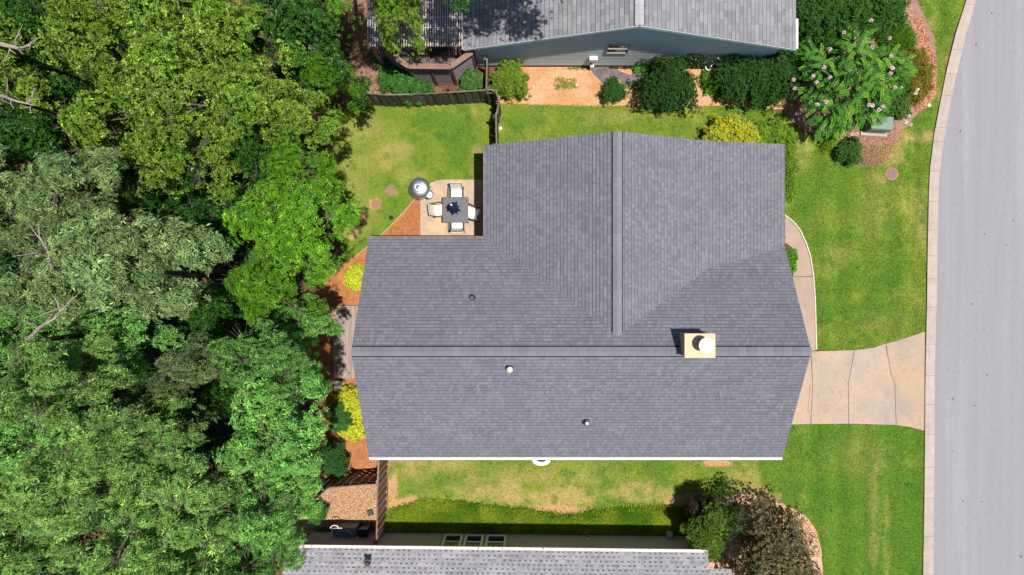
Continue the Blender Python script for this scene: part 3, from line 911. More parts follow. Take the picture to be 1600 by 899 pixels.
MB().lathe((fl.x, fl.y, zc - .02), [(.20, 0), (.20, .10), (.175, .11), (.175, .42), (.2, .43), (.2, .46), (.16, .47)], 24).build('flue_pipe', M['metal_ring'], ch, smooth=False)
MB().lathe((fl.x, fl.y, zc + .50), [(.05, -.04), (.265, 0), (.27, .03), (.15, .065), (.02, .075)], 28).build('flue_cap', M['white'], ch, smooth=False)
MB().lathe((fl.x, fl.y, zc + .44), [(.17, 0), (.17, .07)], 24).build('flue_collar', M['metal_dark'], ch)


def roof_z(x, y):
    if y > yR: return zE + (yN - y) / (yN - yR) * pit
    return zE + (y - yS) / (yR - yS) * pit


def on_roof(px, py):
    z = 4.0
    for _ in range(20):
        p = P(px, py, z); z = roof_z(p.x, p.y)
    return P(px, py, z)


p = on_roof(738, 466)
v = MB(); v.lathe(p, [(.13, -.1), (.13, .03), (.10, .06), (.08, .22), (.055, .22), (.05, .1)], 14)
v.box((p.x, p.y - .03, p.z + .012), (.34, .36, .02), mat=Matrix.Rotation(-math.atan(pit / (yN - yR)), 3, 'X'))
v.build('vent_pipe', [M['metal_dark']], house, smooth=False)
for k, (px, py, lab) in enumerate(((797, 576, None), (916, 659, None))):
    p = on_roof(px, py)
    v = MB(); v.tube([p - Vector((0, 0, .1)), p + Vector((0, 0, .38))], .055 if k else .075, 12)
    o = v.build('vent_pipe', M['pipe_white'], house)
    o['label'] = 'short white vent pipe with dark shadow collar'
    c = MB(); c.tube([p + Vector((-.02, .02, 0)), p + Vector((0, 0, .16))], [.16, .09], 12); c.build('pipe_shadow_collar', M['metal_dark'], o)  # dark collar, skewed to stand in for the shadow at the pipe's foot
    if k == 0:
        c = MB(); c.lathe(p + Vector((0, 0, .38)), [(.10, 0), (.11, .03), (.06, .06)], 12); c.build('pipe_cap', M['stone'], o)

# white oval dish at the lower eave
dx = P(846, 717, 2.3)
d = thing('satellite_dish', (dx.x, dx.y, 2.0), 'small white oval dish with dark centre just under the long white gutter', 'dish')
m = MB(); m.lathe((0, 0, 0), [(.02, -.06), (.2, -.03), (.36, .05), (.37, .06), (.34, .06), (.2, -.01), (.02, -.03)], 28)
R_ = Matrix.Rotation(.5, 3, 'X')
m.v = [tuple(R_ @ Vector((a, b * .8, c)) + dx + Vector((0, -.02, .0))) for a, b, c in m.v]
m.build('dish', M['white'], d)
m = MB(); m.lathe((0, 0, 0), [(.20, 0), (.20, .02), (.1, .03)], 18)
m.v = [tuple(R_ @ Vector((a, b * .6, c + .012)) + dx + Vector((0, -.02, .0))) for a, b, c in m.v]
m.build('dish_centre', M['metal_dark'], d)
MB().tube([dx + Vector((0, 0, -.04)), dx + Vector((0, .1, -.35)), (dx.x, yS + .28, dx.z - .4)], .025, 6).build('arm', M['metal_dark'], d)

# ------------------------------------------------------------------ neighbour above
PAL2 = [(.245, .245, .258), (.26, .26, .272), (.232, .232, .245), (.25, .25, .262), (.272, .272, .284), (.222, .222, .235)]
BASE2 = np.array((.205, .205, .217))
nb = thing('neighbour_house', (4, 14, 0), 'blue grey sided house with pale grey shingle gable roof at the upper edge', 'house')
nx0, nxr, nx1 = -2.56, 4.04, 10.62
nyF, nyB, nze, nzr = 9.73, 13.5, 2.9, 5.3
Vw = Vector((nxr - nx0, 0, nzr - nze)); Ve = Vector((nxr - nx1, 0, nzr - nze))
rw = slope_slab((nx0, nyF, nze), (0, 1, 0), Vw, nyB - nyF, Vw.length, .14, 'roof', M['sheath'], nb)
re_ = slope_slab((nx1, nyF, nze), (0, 1, 0), Ve, nyB - nyF, Ve.length, .14, 'roof', M['sheath'], nb)
shingles('shingles', (nx0, nyF - .01, nze), (0, 1, 0), Vw, 3.7, Vw.length - .02, .18, rw, PAL2, BASE2, .2, .42, .8)
shingles('shingles', (nx1, nyF - .01, nze), (0, 1, 0), Ve, 3.7, Ve.length - .02, .18, re_, PAL2, BASE2, .2, .42, .8)
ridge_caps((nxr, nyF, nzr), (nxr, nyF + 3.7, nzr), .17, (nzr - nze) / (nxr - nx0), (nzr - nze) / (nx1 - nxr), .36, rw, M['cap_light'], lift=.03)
f = MB(); f.bar((nx0 - .05, nyF, nze - .05), (nx0 - .05, nyB, nze - .05), .10, .1)
f.build('gutter', M['trim_grey'], nb)
f = MB(); f.bar((nx1 + .05, nyF + .02, nze - .05), (nx1 + .05, nyF + 1.2, nze - .05), .11, .1); f.build('gutter', M['white'], nb)
f = MB()
for (xa, xb) in ((nx0, nxr), (nx1, nxr)):
    f.bar((xa, nyF - .012, nze - .10), (xb, nyF - .012, nzr - .10), .024, .16)
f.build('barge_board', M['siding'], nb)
ny = nyF + .27
nwl, nwr = -2.2, 10.26
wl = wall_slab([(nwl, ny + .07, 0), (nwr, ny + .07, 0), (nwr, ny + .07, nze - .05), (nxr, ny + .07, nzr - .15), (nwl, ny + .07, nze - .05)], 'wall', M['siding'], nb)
# lap siding boards on the gable wall
zz = .25
while zz < 5.0:
    h_ = .18
    xl, xr = nwl, nwr
    zt = zz + h_
    s_ = (nzr - nze) / (nxr - nx0)
    if zt > nze - .1:
        t_ = (zt - (nze - .1)) / s_
        xl = max(nwl, nx0 + t_); xr = min(nwr, nx1 - t_)
    if xr - xl > .3:
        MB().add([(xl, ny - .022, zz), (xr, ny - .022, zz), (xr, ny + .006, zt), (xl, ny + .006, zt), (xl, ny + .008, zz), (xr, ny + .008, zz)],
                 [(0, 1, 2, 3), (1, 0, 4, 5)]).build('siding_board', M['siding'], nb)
    zz = zt
MB().box(((nwl + nwr) / 2, ny + .02, .125), (nwr - nwl, .08, .25)).build('foundation', surf('brick_red', (.16, .07, .05), rough=.9), nb)
for x in (nwl, nwr):
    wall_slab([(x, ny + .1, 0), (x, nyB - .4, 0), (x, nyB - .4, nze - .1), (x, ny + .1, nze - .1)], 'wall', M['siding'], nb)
# window
wx_a, wx_b = 3.22, 4.10
wf = MB()
za, zb_ = 1.78, 2.74
for a, b in (((wx_a, za), (wx_b, za)), ((wx_a, zb_), (wx_b, zb_)), ((wx_a, za), (wx_a, zb_)), ((wx_b, za), (wx_b, zb_)), ((wx_a, 2.26), (wx_b, 2.26))):
    wf.bar((a[0], ny - .03, a[1]), (b[0], ny - .03, b[1]), .06, .06)
wfo = wf.build('window', M['trim_grey'], nb)
MB().box(((wx_a + wx_b) / 2, ny - .022, 2.02), (wx_b - wx_a - .05, .01, .44)).build('pane', M['glass'], wfo)
MB().box(((wx_a + wx_b) / 2, ny - .024, 2.50), (wx_b - wx_a - .05, .01, .44)).build('pane', M['glass_bright'], wfo)
# meter box with pipe
mx = P(927, 90, 1.25).x
mb_ = thing('meter_box', (mx, ny - .05, 0), 'white utility meter box with pipe on the blue grey wall above the bare clay', 'meter box')
MB().box((mx, ny - .10, 1.22), (.34, .16, .30)).build('box', M['white'], mb_, bevel=.01)
MB().tube([(mx, ny - .10, 1.07), (mx + .03, ny - .10, .75), (mx, ny - .12, .5), (mx, ny - .12, 0)], .045, 8).build('pipe', M['pipe_white'], mb_)
MB().box((mx + .02, ny - .12, .42), (.16, .14, .25)).build('lower_box', M['white'], mb_, bevel=.01)
# pipe/faucet thing at (1105,104)
q = P(1106, 105, .3)
sp = thing('garden_spigot', (q.x, q.y, 0), 'small white pipe loop and spigot between the dark bush and the hedge by the wall', 'spigot')
MB().tube([q + Vector((-.12, .05, .05)), q + Vector((-.1, -.12, .1)), q + Vector((.02, -.18, .1)), q + Vector((.12, -.1, .12)), q + Vector((.1, .03, .15)), q + Vector((.35, .16, .25))], .03, 6).build('pipe', M['white'], sp)
MB().tube([q + Vector((.1, .03, .15)), (q.x + .1, q.y + .03, 0)], .03, 6).build('stem', M['white'], sp)

# weed cloth on the clay
pts = poly([(922, 105), (955, 104), (968, 112), (985, 118), (1000, 106), (1012, 112), (1012, 126), (1000, 133), (975, 132), (965, 122), (950, 130), (944, 134), (936, 124), (927, 116)])
o = sheet('weed_cloth', pts, .03, M['landscape_fabric'], None, .12)
del o['kind']
for vtx in o.data.vertices:
    x, y = vtx.co.x, vtx.co.y
    vtx.co.z = .02 + .10 * max(0, float(fbm(x, y, .35, 4)) - .4)
sol = o.modifiers.new('solid', 'SOLIDIFY'); sol.thickness = .006
tag(o, 'crumpled dark grey weed cloth lying on the bare clay below the small window', 'weed cloth')
for px, py, r in ((902, 131, .09), (834, 136, .07), (1094, 147, .05), (933, 142, .05), (908, 128, .04)):
    pass
for k, (px, py, r, lab) in enumerate(((901, 133, .085, 'small white stone on the bare clay above the grey ridge'), (833, 136, .07, 'tiny pale stone on the clay beside the yellow green bush'), (782, 201, .10, 'pale round stepping stone on the grass beside the dark fence'), (1451, 165, .10, 'pale yellowish stone on the grass strip beside the kerb'))):
    p = P(px, py)
    m = MB(); n = 9
    pr = [(r * .9, 0), (r, .02), (r * .8, .05), (r * .3, .065)]
    m.lathe((p.x, p.y, .008), pr, n)
    m.v = [(x + random.uniform(-.01, .01), y + random.uniform(-.01, .01), z) for x, y, z in m.v]
    tag(m.build('stone', M['stone'], smooth=True), lab, 'stone')

# ------------------------------------------------------------------ pergola and deck
pg = thing('deck', (-4, 10.5, 0), 'raised brown wooden deck with lattice skirt, angled rail and slatted pergola top', 'deck')
fz = 1.35
A_ = Vector((-5.72, 9.80, 0)); B_ = Vector((-4.82, 9.22, 0)); C_ = Vector((-3.12, 9.20, 0)); D_ = Vector((-2.28, 9.78, 0))
rail = [A_, B_, C_, D_]
# floor boards, run up the picture
xb0 = -6.3
i = 0
while xb0 + i * .145 < -2.4:
    x = xb0 + i * .145; i += 1
    if x < -5.72: yb = 9.9
    elif x < -4.82: yb = 9.80 + (x + 5.72) / .90 * (-.58)
    elif x < -3.12: yb = 9.22
    else: yb = 9.2 + (x + 3.12) / .84 * .58
    MB().box((x + .07, (yb + 14) / 2 + .03, fz), (.135, 14 - yb - .04, .03)).build('floor_board', M['deck_dark'], pg)
for a, b in zip(rail, rail[1:]):
    MB().bar(a + Vector((0, 0, 2.40)), b + Vector((0, 0, 2.40)), .22, .05).build('rail', M['wood_brown'], pg)
    MB().bar(a + Vector((0, 0, .08)), b + Vector((0, 0, .08)), .06, .12).build('rail', M['wood_brown'], pg)
    # lattice: crossing diagonal strips
    d_ = (b - a); L = d_.length; x = d_.normalized(); nn = Vector((-x.y, x.x, 0)); t = MB()
    for sg, off in ((1, -.01), (-1, .012)):
        u = -2.3
        while u < L + 2.3:
            u0, z0 = u, .1; u1, z1 = u + sg * 2.2, 2.3
            ts = []
            for uu, z_ in ((0, None), (L, None)):
                ts.append((uu - u0) / (u1 - u0))
            t0, t1 = max(0, min(ts)), min(1, max(ts))
            if t1 - t0 > .03:
                p0 = a + x * (u0 + (u1 - u0) * t0) + Vector((0, 0, z0 + (z1 - z0) * t0)) + nn * off
                p1 = a + x * (u0 + (u1 - u0) * t1) + Vector((0, 0, z0 + (z1 - z0) * t1)) + nn * off
                t.bar(p0, p1, .012, .035)
            u += .13
    o = t.build('lattice', M['lattice'], pg); o['kind'] = 'stuff'
    MB().bar(a + nn * .09 + Vector((0, 0, .65)), b + nn * .09 + Vector((0, 0, .65)), .02, 1.2).build('skirt_shade_sheet', M['dark'], pg)  # near-black sheet in place of the shade under the deck
pm = MB().box((0, 0, 1.2), (.10, .10, 2.4)).mesh('post', M['wood_brown'])
for p in rail + [(B_ + C_) / 2]:
    link_mesh('post', pm, pg, Vector((p.x, p.y, 0)) + world_off(pg) + Vector((0, -.0, 0)))
pz = 3.25
py0, py1 = P(0, 73, pz).y, 13.9
x0p, x1p = P(575, 0, pz).x, P(722, 0, pz).x
ns = 40
sm_ = MB().box((0, 0, 0), (.042, py1 - py0, .07)).mesh('slat', M['slat'])
for i in range(ns):
    link_mesh('slat', sm_, pg, Vector((x0p + (x1p - x0p) * i / (ns - 1), (py0 + py1) / 2, pz)) + world_off(pg))
for y_ in (28, 44, 60):
    MB().box(((x0p + x1p) / 2, P(0, y_, pz).y, pz + .05), (x1p - x0p, .035, .03)).build('batten', M['slat'], pg)
for y_ in (11.2, 12.6, 13.8, py0 + .12):
    MB().box(((x0p + x1p) / 2, y_, pz - .10), (x1p - x0p, .06, .14)).build('beam', M['wood_brown'], pg)
pm = MB().box((0, 0, pz / 2 - .09), (.11, .11, pz - .18)).mesh('post', M['wood_brown'])
for x in (x0p + .1, x1p - .15):
    for y_ in (py0 + .12, 13.7):
        link_mesh('post', pm, pg, Vector((x, y_, 0)) + world_off(pg))
# patio furniture barely seen under the slats: a folded lounger on the deck
q = P(685, 84, 1.4)
lg = thing('folded_lounger', (q.x, q.y, fz), 'dark folded lounger standing in shade on the neighbour deck', 'lounger')
t = MB(); t.bar(q + Vector((-.35, -.05, .1)), q + Vector((.4, .1, .3)), .35, .03); t.build('seat', M['black_plastic'], lg)
t = MB()
for s in (-.17, .17): t.tube([q + Vector((-.35, s - .05, .02)), q + Vector((.4, s + .1, .35))], .015, 6)
t.build('frame', M['metal_ring'], lg)


# ------------------------------------------------------------------ fences
def fence(name, label, pts, z, mat, group='wooden yard fences', pw=.135, side=1, rails=True):
    p0 = Vector((*pts[0], 0))
    f = thing(name, p0, label, 'fence', group)
    mes = []
    for k in range(3):
        hh = z - k * .012
        m = MB()
        n = 6
        m.box((0, 0, hh / 2), (pw + .03, .02, hh))
        mes.append(m.mesh('plank', mat))
    for (a, b) in zip(pts, pts[1:]):
        a = Vector((*a, 0)); b = Vector((*b, 0)); d = b - a; L = d.length; x = d.normalized(); ang = math.atan2(x.y, x.x)
        nn = Vector((-x.y, x.x, 0)) * side
        n = max(1, round(L / (pw + .022)))
        for i in range(n):
            o = link_mesh('plank', random.choice(mes), f, a + x * L * (i + .5) / n + nn * ((.02 if i % 2 else -.02) + random.uniform(-.004, .004)) - p0 + Vector((0, 0, random.uniform(-.015, .02))), (random.uniform(-.012, .012), random.uniform(-.008, .008), ang + random.uniform(-.05, .05)))
        for rz in (.35, z - .3):
            MB().bar(a + nn * .045 + Vector((0, 0, rz)), b + nn * .045 + Vector((0, 0, rz)), .04, .09).build('rail', mat, f)
        MB().bar(a + Vector((0, 0, z + .025)), b + Vector((0, 0, z + .025)), .06, .022).build('top_rail', mat, f)
        k = max(1, round(L / 2.2))
        for i in range(k + 1):
            q = a + x * L * i / k + nn * .10
            MB().box((q.x, q.y, z / 2), (.09, .09, z - .02)).build('post', mat, f)
    return f


def bp(px, py, z): return tuple(P(px, py, z)[:2])


zf = 1.75
fence('fence', 'weathered grey green plank fence along the top of the back lawn', [bp(532, 143, zf), bp(600, 148.5, zf), bp(640, 148, zf), bp(700, 145, zf), bp(762, 141, zf)], zf, M['wood_grey'])
fence('fence', 'dark plank fence running from the corner down to the grey roof', [bp(762, 141, zf), bp(775, 141, zf), bp(780, 160, zf), bp(775, 182, zf), bp(776, 226, zf)], zf, M['wood_grey'], side=-1)
fence('fence', 'short dark fence from the brown deck down to the fence corner', [bp(761, 92, zf), bp(760, 141, zf)], zf, M['wood_grey'], side=-1)
zf2 = 1.85
fence('fence', 'brown plank fence across the top of the small gravel yard', [bp(498, 765, zf2), bp(545, 760, zf2), bp(589, 757, zf2)], zf2, M['wood_tan'], side=1)
fence('fence', 'tan plank fence running from the house to the lower roof', [bp(593, 700, zf2), bp(590, 757, zf2), bp(588.5, 850, zf2)], zf2, M['wood_tan'], side=-1)

# ------------------------------------------------------------------ neighbour below
PAL3 = [(.29, .285, .305), (.115, .115, .135)]
BASE3 = np.array((.32, .315, .335))
zb0 = 2.42
Le = P(447, 856, zb0); Re = P(1106, 864, zb0)
nl = thing('lower_neighbour_house', (0, -13, 0), 'house with pale speckled shingle roof and old white gutter along the lower edge', 'house')
Ux = (Re - Le).normalized(); Vd = Vector((Ux.y, -Ux.x, 0)).normalized()
if Vd.y > 0: Vd = -Vd
Vr = (Vd + Vector((0, 0, .42))).normalized()
r3 = slope_slab(Le, Ux, Vr, (Re - Le).length, 6.0, .14, 'roof', M['sheath'], nl)
shingles('shingles', Le, Ux, Vr, (Re - Le).length, 3.2, .165, r3, PAL3, BASE3, dots=True)
g2 = P(1108, 889, zb0 - .05); g2e = P(1143, 890, zb0 - .05)
r4 = slope_slab(g2 + Vector((-.3, 0, 0)), Ux, Vr, (g2e - g2).length + .3, 5.0, .14, 'roof', M['sheath'], nl)
shingles('shingles', g2 + Vector((-.3, 0, .0)), Ux, Vr, (g2e - g2).length + .3, 2.2, .165, r4, PAL3, BASE3, dots=True)
f = MB(); off = -Vd * .06
f.bar(Le + off + Vector((0, 0, -.05)), Re + off + Vector((0, 0, -.05)), .13, .10)
f.build('gutter', M['gutter_old'], nl)
# vent
q = P(574, 881, 2.95)
v = MB(); v.lathe(q, [(.12, -.15), (.12, .0), (.09, .1), (.06, .1)], 12); v.bar(q + Vector((-.15, .12, 0)), q + Vector((.15, .12, 0)), .1, .04)
v.build('vent_pipe', M['metal_dark'], nl)
# walls
inn = Vd * .22
WL = Le + Ux * .35 + inn; WR = Re - Ux * .35 + inn; WL.z = 0; WR.z = 0
wall_slab([(WL.x, WL.y, 0), (WR.x, WR.y, 0), (WR.x, WR.y, 2.35), (WL.x, WL.y, 2.35)], 'wall', M['siding_grey'], nl)
for e_ in (WL, WR):
    b_ = e_ + Vd * 9
    wall_slab([(e_.x, e_.y, 0), (b_.x, b_.y, 0), (b_.x, b_.y, 2.35), (e_.x, e_.y, 2.35)], 'wall', M['siding_grey'], nl)
zz = .2
while zz < 2.1:
    a = WL - Vd * .075 + Vector((0, 0, zz)); b = WR - Vd * .075 + Vector((0, 0, zz))
    MB().add([a - Vd * .018, b - Vd * .018, b + Vector((0, 0, .2)), a + Vector((0, 0, .2)), a, b], [(0, 1, 2, 3), (4, 5, 1, 0)]).build('siding_board', M['siding_grey'], nl)
    zz += .2


# three windows
def low_window(pxa, pxb):
    z0_, z1_ = .55, 2.0
    a = P(pxa, 842, 1.2); b = P(pxb, 842, 1.2)
    t0 = (a - WL).dot(Ux); t1 = (b - WL).dot(Ux)
    A = WL + Ux * t0 - Vd * .13; A.z = 0; Bq = WL + Ux * t1 - Vd * .13; Bq.z = 0
    m = MB()
    Zv = Vector((0, 0, 1))
    for c, d in ((A + Zv * z0_, Bq + Zv * z0_), (A + Zv * z1_, Bq + Zv * z1_), (A + Zv * z0_, A + Zv * z1_), (Bq + Zv * z0_, Bq + Zv * z1_), (A + Zv * 1.35, Bq + Zv * 1.35)):
        m.bar(c, d, .09, .09)
    o = m.build('window', M['white'], nl)
    m = MB(); m.bar(A + Zv * .95, Bq + Zv * .95, .02, .74); m.build('pane', M['glass'], o)
    m = MB(); m.bar(A + Zv * 1.68, Bq + Zv * 1.68, .02, .6); m.build('pane', M['glass'], o)


for a, b in ((694, 720), (727, 753), (761, 789)): low_window(a, b)
m = MB()
a = P(688, 842, 1.2); b = P(797, 842, 1.2)
A = WL + Ux * (a - WL).dot(Ux) - Vd * .10; Bq = WL + Ux * (b - WL).dot(Ux) - Vd * .10
m.bar(A * 1 + Vector((0, 0, 1.25 - A.z)), Bq + Vector((0, 0, 1.25 - Bq.z)), .03, 1.7)
m.build('window_surround', M['trim_grey'], nl)

# things in the small gravel yard
q = P(537, 838, .85)
ac = thing('air_conditioner', (q.x, q.y, 0), 'blue grey condenser unit with white hose on top in the shaded gravel yard', 'air conditioner')
MB().box((q.x, q.y, .42), (1.02, .66, .80)).build('cabinet', M['condenser_blue'], ac, bevel=.02)
m = MB(); ring = [(q.x + .36 * math.cos(t) * 1.0, q.y + .27 * math.sin(t), .86) for t in np.linspace(0, 2 * math.pi, 25)]
m.tube(ring, .015, 5); m.build('fan_ring', M['metal_ring'], ac)
m = MB(); m.tube([(q.x - .50, q.y + .33, .86), (q.x - .5, q.y - .30, .86)], .022, 5); m.tube([(q.x - .5, q.y + .33, .87), (q.x - .05, q.y + .35, .88)], .022, 5)
m.tube([(q.x - .38 + .17 * math.cos(t), q.y + .36 + .12 * math.sin(t), .9) for t in np.linspace(0, 3.3, 10)], .02, 5)
m.tube([(q.x - .42 + i * .09, q.y - .29 + .03 * math.sin(i * 1.7), .88) for i in range(8)], .025, 5)
m.build('hose', M['white'], ac)
q = P(503, 836, .3)
ho = thing('hose_coil', (q.x, q.y, 0), 'coiled dark green garden hose beside the condenser in the gravel yard', 'hose')
m = MB()
for k in range(5):
    m.tube([(q.x + (.34 - k * .035) * math.cos(t), q.y + (.24 - k * .03) * math.sin(t), .04 + .045 * k) for t in np.linspace(0, 2 * math.pi, 25)], .025, 6)
m.build('coil', M['hose_green'], ho)
q = P(547, 846, .6)
pt = thing('round_planter', (q.x, q.y, 0), 'round black pot by the old white gutter next to the condenser', 'pot')
MB().lathe((q.x, q.y, 0), [(.14, 0), (.2, .55), (.22, .6), (.18, .6), (.16, .5), (.02, .48)], 18).build('pot', M['black_plastic'], pt)
q = P(567, 838, .8)
bn = thing('wheelie_bin', (q.x, q.y, 0), 'dark bin standing between the condenser and the tan fence', 'bin')
MB().add([(q.x + a, q.y + b, c) for a, b, c in ((-.17, -.22, 0), (.17, -.22, 0), (.17, .22, 0), (-.17, .22, 0), (-.19, -.27, .76), (.19, -.27, .76), (.19, .27, .76), (-.19, .27, .76))],
         [(3, 2, 1, 0), (4, 5, 6, 7), (0, 1, 5, 4), (1, 2, 6, 5), (2, 3, 7, 6), (3, 0, 4, 7)]).build('body', M['condenser_blue'], bn)
MB().box((q.x, q.y, .785), (.40, .56, .04)).build('lid', M['black_plastic'], bn, bevel=.015)
MB().tube([(q.x - .2, q.y + .30, .8), (q.x + .2, q.y + .30, .8)], .025, 6).build('handle', M['trim_grey'], bn)
for s in (-1, 1): MB().tube([(q.x + s * .17, q.y + .25, .1), (q.x + s * .23, q.y + .25, .1)], .1, 12).build('wheel', M['black_plastic'], bn)
q = P(578, 802, .12)
bs = thing('drain_lid', (q.x, q.y, 0), 'small tilted black square drain lid on the sunlit gravel', 'lid')
MB().box((q.x, q.y, .06), (.24, .24, .10), rz=.35).build('box', M['black_plastic'], bs)
MB().box((q.x, q.y, .125), (.21, .21, .02), rz=.35).build('lid', M['metal_dark'], bs)
# meter pole at 917,835 and hose bib box at 1045,838
q = P(917, 836, 1.1)
mp_ = thing('vent_stack', (q.x, q.y, 0), 'thin dark pipe standing against the lower house wall', 'pipe')
MB().tube([(q.x, q.y + .0, 0), (q.x, q.y, 1.6)], .035, 8).build('pipe', M['metal_dark'], mp_)
q = P(1046, 838, .5)
hb = thing('hose_reel', (q.x, q.y, 0), 'small grey hose reel on the lower house wall beside the bronze tree', 'hose reel')
MB().tube([(q.x - .12, q.y, .45), (q.x + .12, q.y, .45)], .19, 16).build('drum', M['trim_grey'], hb)
MB().box((q.x, q.y - .1, .3), (.06, .1, .6)).build('bracket', M['metal_dark'], hb)

# ------------------------------------------------------------------ patio set
tc = P(711.5, 328, .73)
tb = thing('patio_table', (tc.x, tc.y, .05), 'square slate grey patio table with closed navy parasol through its centre', 'table')
MB().box((tc.x, tc.y, .735), (1.10, 1.10, .025)).build('table_top', M['tabletop'], tb, bevel=.008)
m = MB()
for sx, sy in ((0, 1), (0, -1), (1, 0), (-1, 0)):
    if sx: m.bar((tc.x + sx * .53, tc.y - .5, .70), (tc.x + sx * .53, tc.y + .5, .70), .04, .05)
    else: m.bar((tc.x - .49, tc.y + sy * .53, .70), (tc.x + .49, tc.y + sy * .53, .70), .04, .05)
m.build('apron', M['metal_dark'], tb)
lm = MB().box((0, 0, 0), (.05, .05, .66)).mesh('leg', M['metal_dark'])
for sx in (-1, 1):
    for sy in (-1, 1):
        link_mesh('leg', lm, tb, Vector((tc.x + sx * .49, tc.y + sy * .49, .38)) + world_off(tb))
um = thing('closed_parasol', (tc.x, tc.y, .05), 'closed navy blue parasol standing up through the grey patio table', 'parasol')
MB().tube([(tc.x, tc.y, .05), (tc.x, tc.y, 2.34)], .022, 10).build('pole', M['metal_ring'], um)
MB().lathe((tc.x, tc.y, .05), [(.25, 0), (.25, .05), (.06, .09), (.04, .3)], 20).build('base', M['metal_dark'], um)
for k in range(9):
    a = 2 * math.pi * k / 9 + .25
    x = Vector((math.cos(a), math.sin(a), 0)); y = Vector((-math.sin(a), math.cos(a), 0)); c = Vector((tc.x, tc.y, 0))
    w1 = random.uniform(.85, 1.15); sw = y * random.uniform(-.06, .1)
    vs = [c + Vector((0, 0, 2.30)), c + x * .13 * w1 + sw * .3 + Vector((0, 0, 1.95)), c + x * .29 * w1 + sw + Vector((0, 0, 1.25)), c + x * .20 * w1 + Vector((0, 0, 1.15)),
          c + y * .055 + x * .05 + Vector((0, 0, 1.9)), c + y * .10 + x * .08 + Vector((0, 0, 1.2)), c - y * .055 + x * .05 + Vector((0, 0, 1.9)), c - y * .10 + x * .08 + Vector((0, 0, 1.2))]
    MB().add(vs, [(0, 1, 4), (1, 2, 5, 4), (0, 6, 1), (6, 7, 2, 1), (2, 3, 5), (7, 3, 2)]).build('canopy_fold', M['blue_cloth'], um)
MB().lathe((tc.x, tc.y, 2.29), [(.045, 0), (.045, .05), (.02, .09)], 12).build('finial', M['white'], um)


def chair(px, py, ang, label, tilt=0.0):
    q = P(px, py, .42)
    c = thing('patio_chair', (q.x, q.y, .05), label, 'chair', 'white sling chairs round the patio table')
    c.rotation_euler = (0, 0, ang)
    # local: +y is the back of the chair
    m = MB(); n = 6
    prof = [(-.26, .42), (-.2, .435), (0, .41), (.17, .40)]
    bk = [(.17, .40), (.24, .5), (.31, .70), (.38, .90), (.43, .93)]

    def strip(pr, w_):
        vs = []; fs = []
        for y_, z_ in pr:
            vs += [(-w_, y_, z_), (w_, y_, z_), (w_, y_ + .006, z_ - .012), (-w_, y_ + .006, z_ - .012)]
        for i in range(len(pr) - 1):
            for k in range(4):
                k2 = (k + 1) % 4
                fs.append((i * 4 + k, i * 4 + k2, (i + 1) * 4 + k2, (i + 1) * 4 + k))
        fs += [(0, 3, 2, 1), tuple(range(len(pr) * 4 - 4, len(pr) * 4))]
        return MB().add(vs, fs)
    strip(prof, .235).build('seat', M['sling'], c, local=True)
    strip(bk, .235).build('backrest', M['sling'], c, local=True)
    m = MB()
    for s in (-1, 1):
        m.tube([(s * .255, -.28, .42), (s * .255, .17, .395), (s * .255, .31, .70), (s * .255, .39, .93)], .016, 6)
    m.tube([(-.255, .39, .92), (.255, .39, .92)], .014, 6)
    m.build('frame', M['metal_dark'], c, local=True)
    for s in (-1, 1):
        MB().tube([(s * .30, .30, .64), (s * .31, .05, .63), (s * .31, -.25, .61)], .02, 6).build('armrest', M['metal_dark'], c, local=True)
        MB().tube([(s * .30, -.25, .62), (s * .28, -.30, .0)], .014, 6).build('leg', M['metal_dark'], c, local=True)
        MB().tube([(s * .29, .20, .42), (s * .28, .36, .0)], .014, 6).build('leg', M['metal_dark'], c, local=True)
    return c


chair(713.5, 304, 0.0, 'white sling patio chair on the lawn side of the grey table')
chair(688, 328.5, math.radians(97), 'white sling patio chair on the grill side of the grey table')
chair(714.5, 350, math.pi, 'white sling patio chair between the table and the roof edge')
chair(736, 332.5, math.radians(-112), 'white sling patio chair half in the shade of the house')

# grill
q = P(655, 294, .85)
gr = thing('kettle_grill', (q.x, q.y, 0), 'shiny silver domed grill at the corner of patio and lawn', 'grill')
MB().lathe((q.x, q.y, 0), [(.1, .35), (.30, .42), (.42, .58), (.45, .70), (.455, .74), (.44, .74)], 36).build('bowl', M['chrome'], gr, smooth=True)
m = MB(); m.lathe((0, 0, 0), [(.47, 0), (.46, .05), (.42, .13), (.34, .20), (.22, .255), (.12, .275), (.02, .28)], 40)
m.v = [tuple(Matrix.Rotation(.12, 3, 'X') @ Vector(a) + Vector((q.x, q.y, .745))) for a in m.v]
m.build('lid', M['chrome'], gr, smooth=True)
m = MB(); m.tube([(q.x + .17 * math.cos(t), q.y + .17 * math.sin(t), 1.035) for t in np.linspace(0, 2 * math.pi, 21)], .018, 8)
m.build('ring_handle', M['metal_ring'], gr, smooth=True)
MB().lathe((q.x, q.y, 1.01), [(.11, 0), (.11, .03), (.05, .04), (.05, .06), (.02, .065)], 20).build('lid_vent', M['metal_ring'], gr)
for k in range(3):
    a = 2.1 * k + .4
    MB().tube([(q.x + .28 * math.cos(a), q.y + .28 * math.sin(a), .45), (q.x + .42 * math.cos(a), q.y + .42 * math.sin(a), 0)], .022, 8).build('leg', M['metal_dark'], gr)
q2 = P(670, 304, .75)
MB().lathe((q2.x, q2.y, .70), [(.02, -.06), (.16, -.04), (.20, .03), (.19, .05), (.10, .075), (.02, .08)], 24).build('side_bowl', M['chrome'], gr, smooth=True)
MB().bar((q.x + .3, q.y - .2, .66), (q2.x, q2.y, .66), .06, .03).build('bracket', M['metal_dark'], gr)
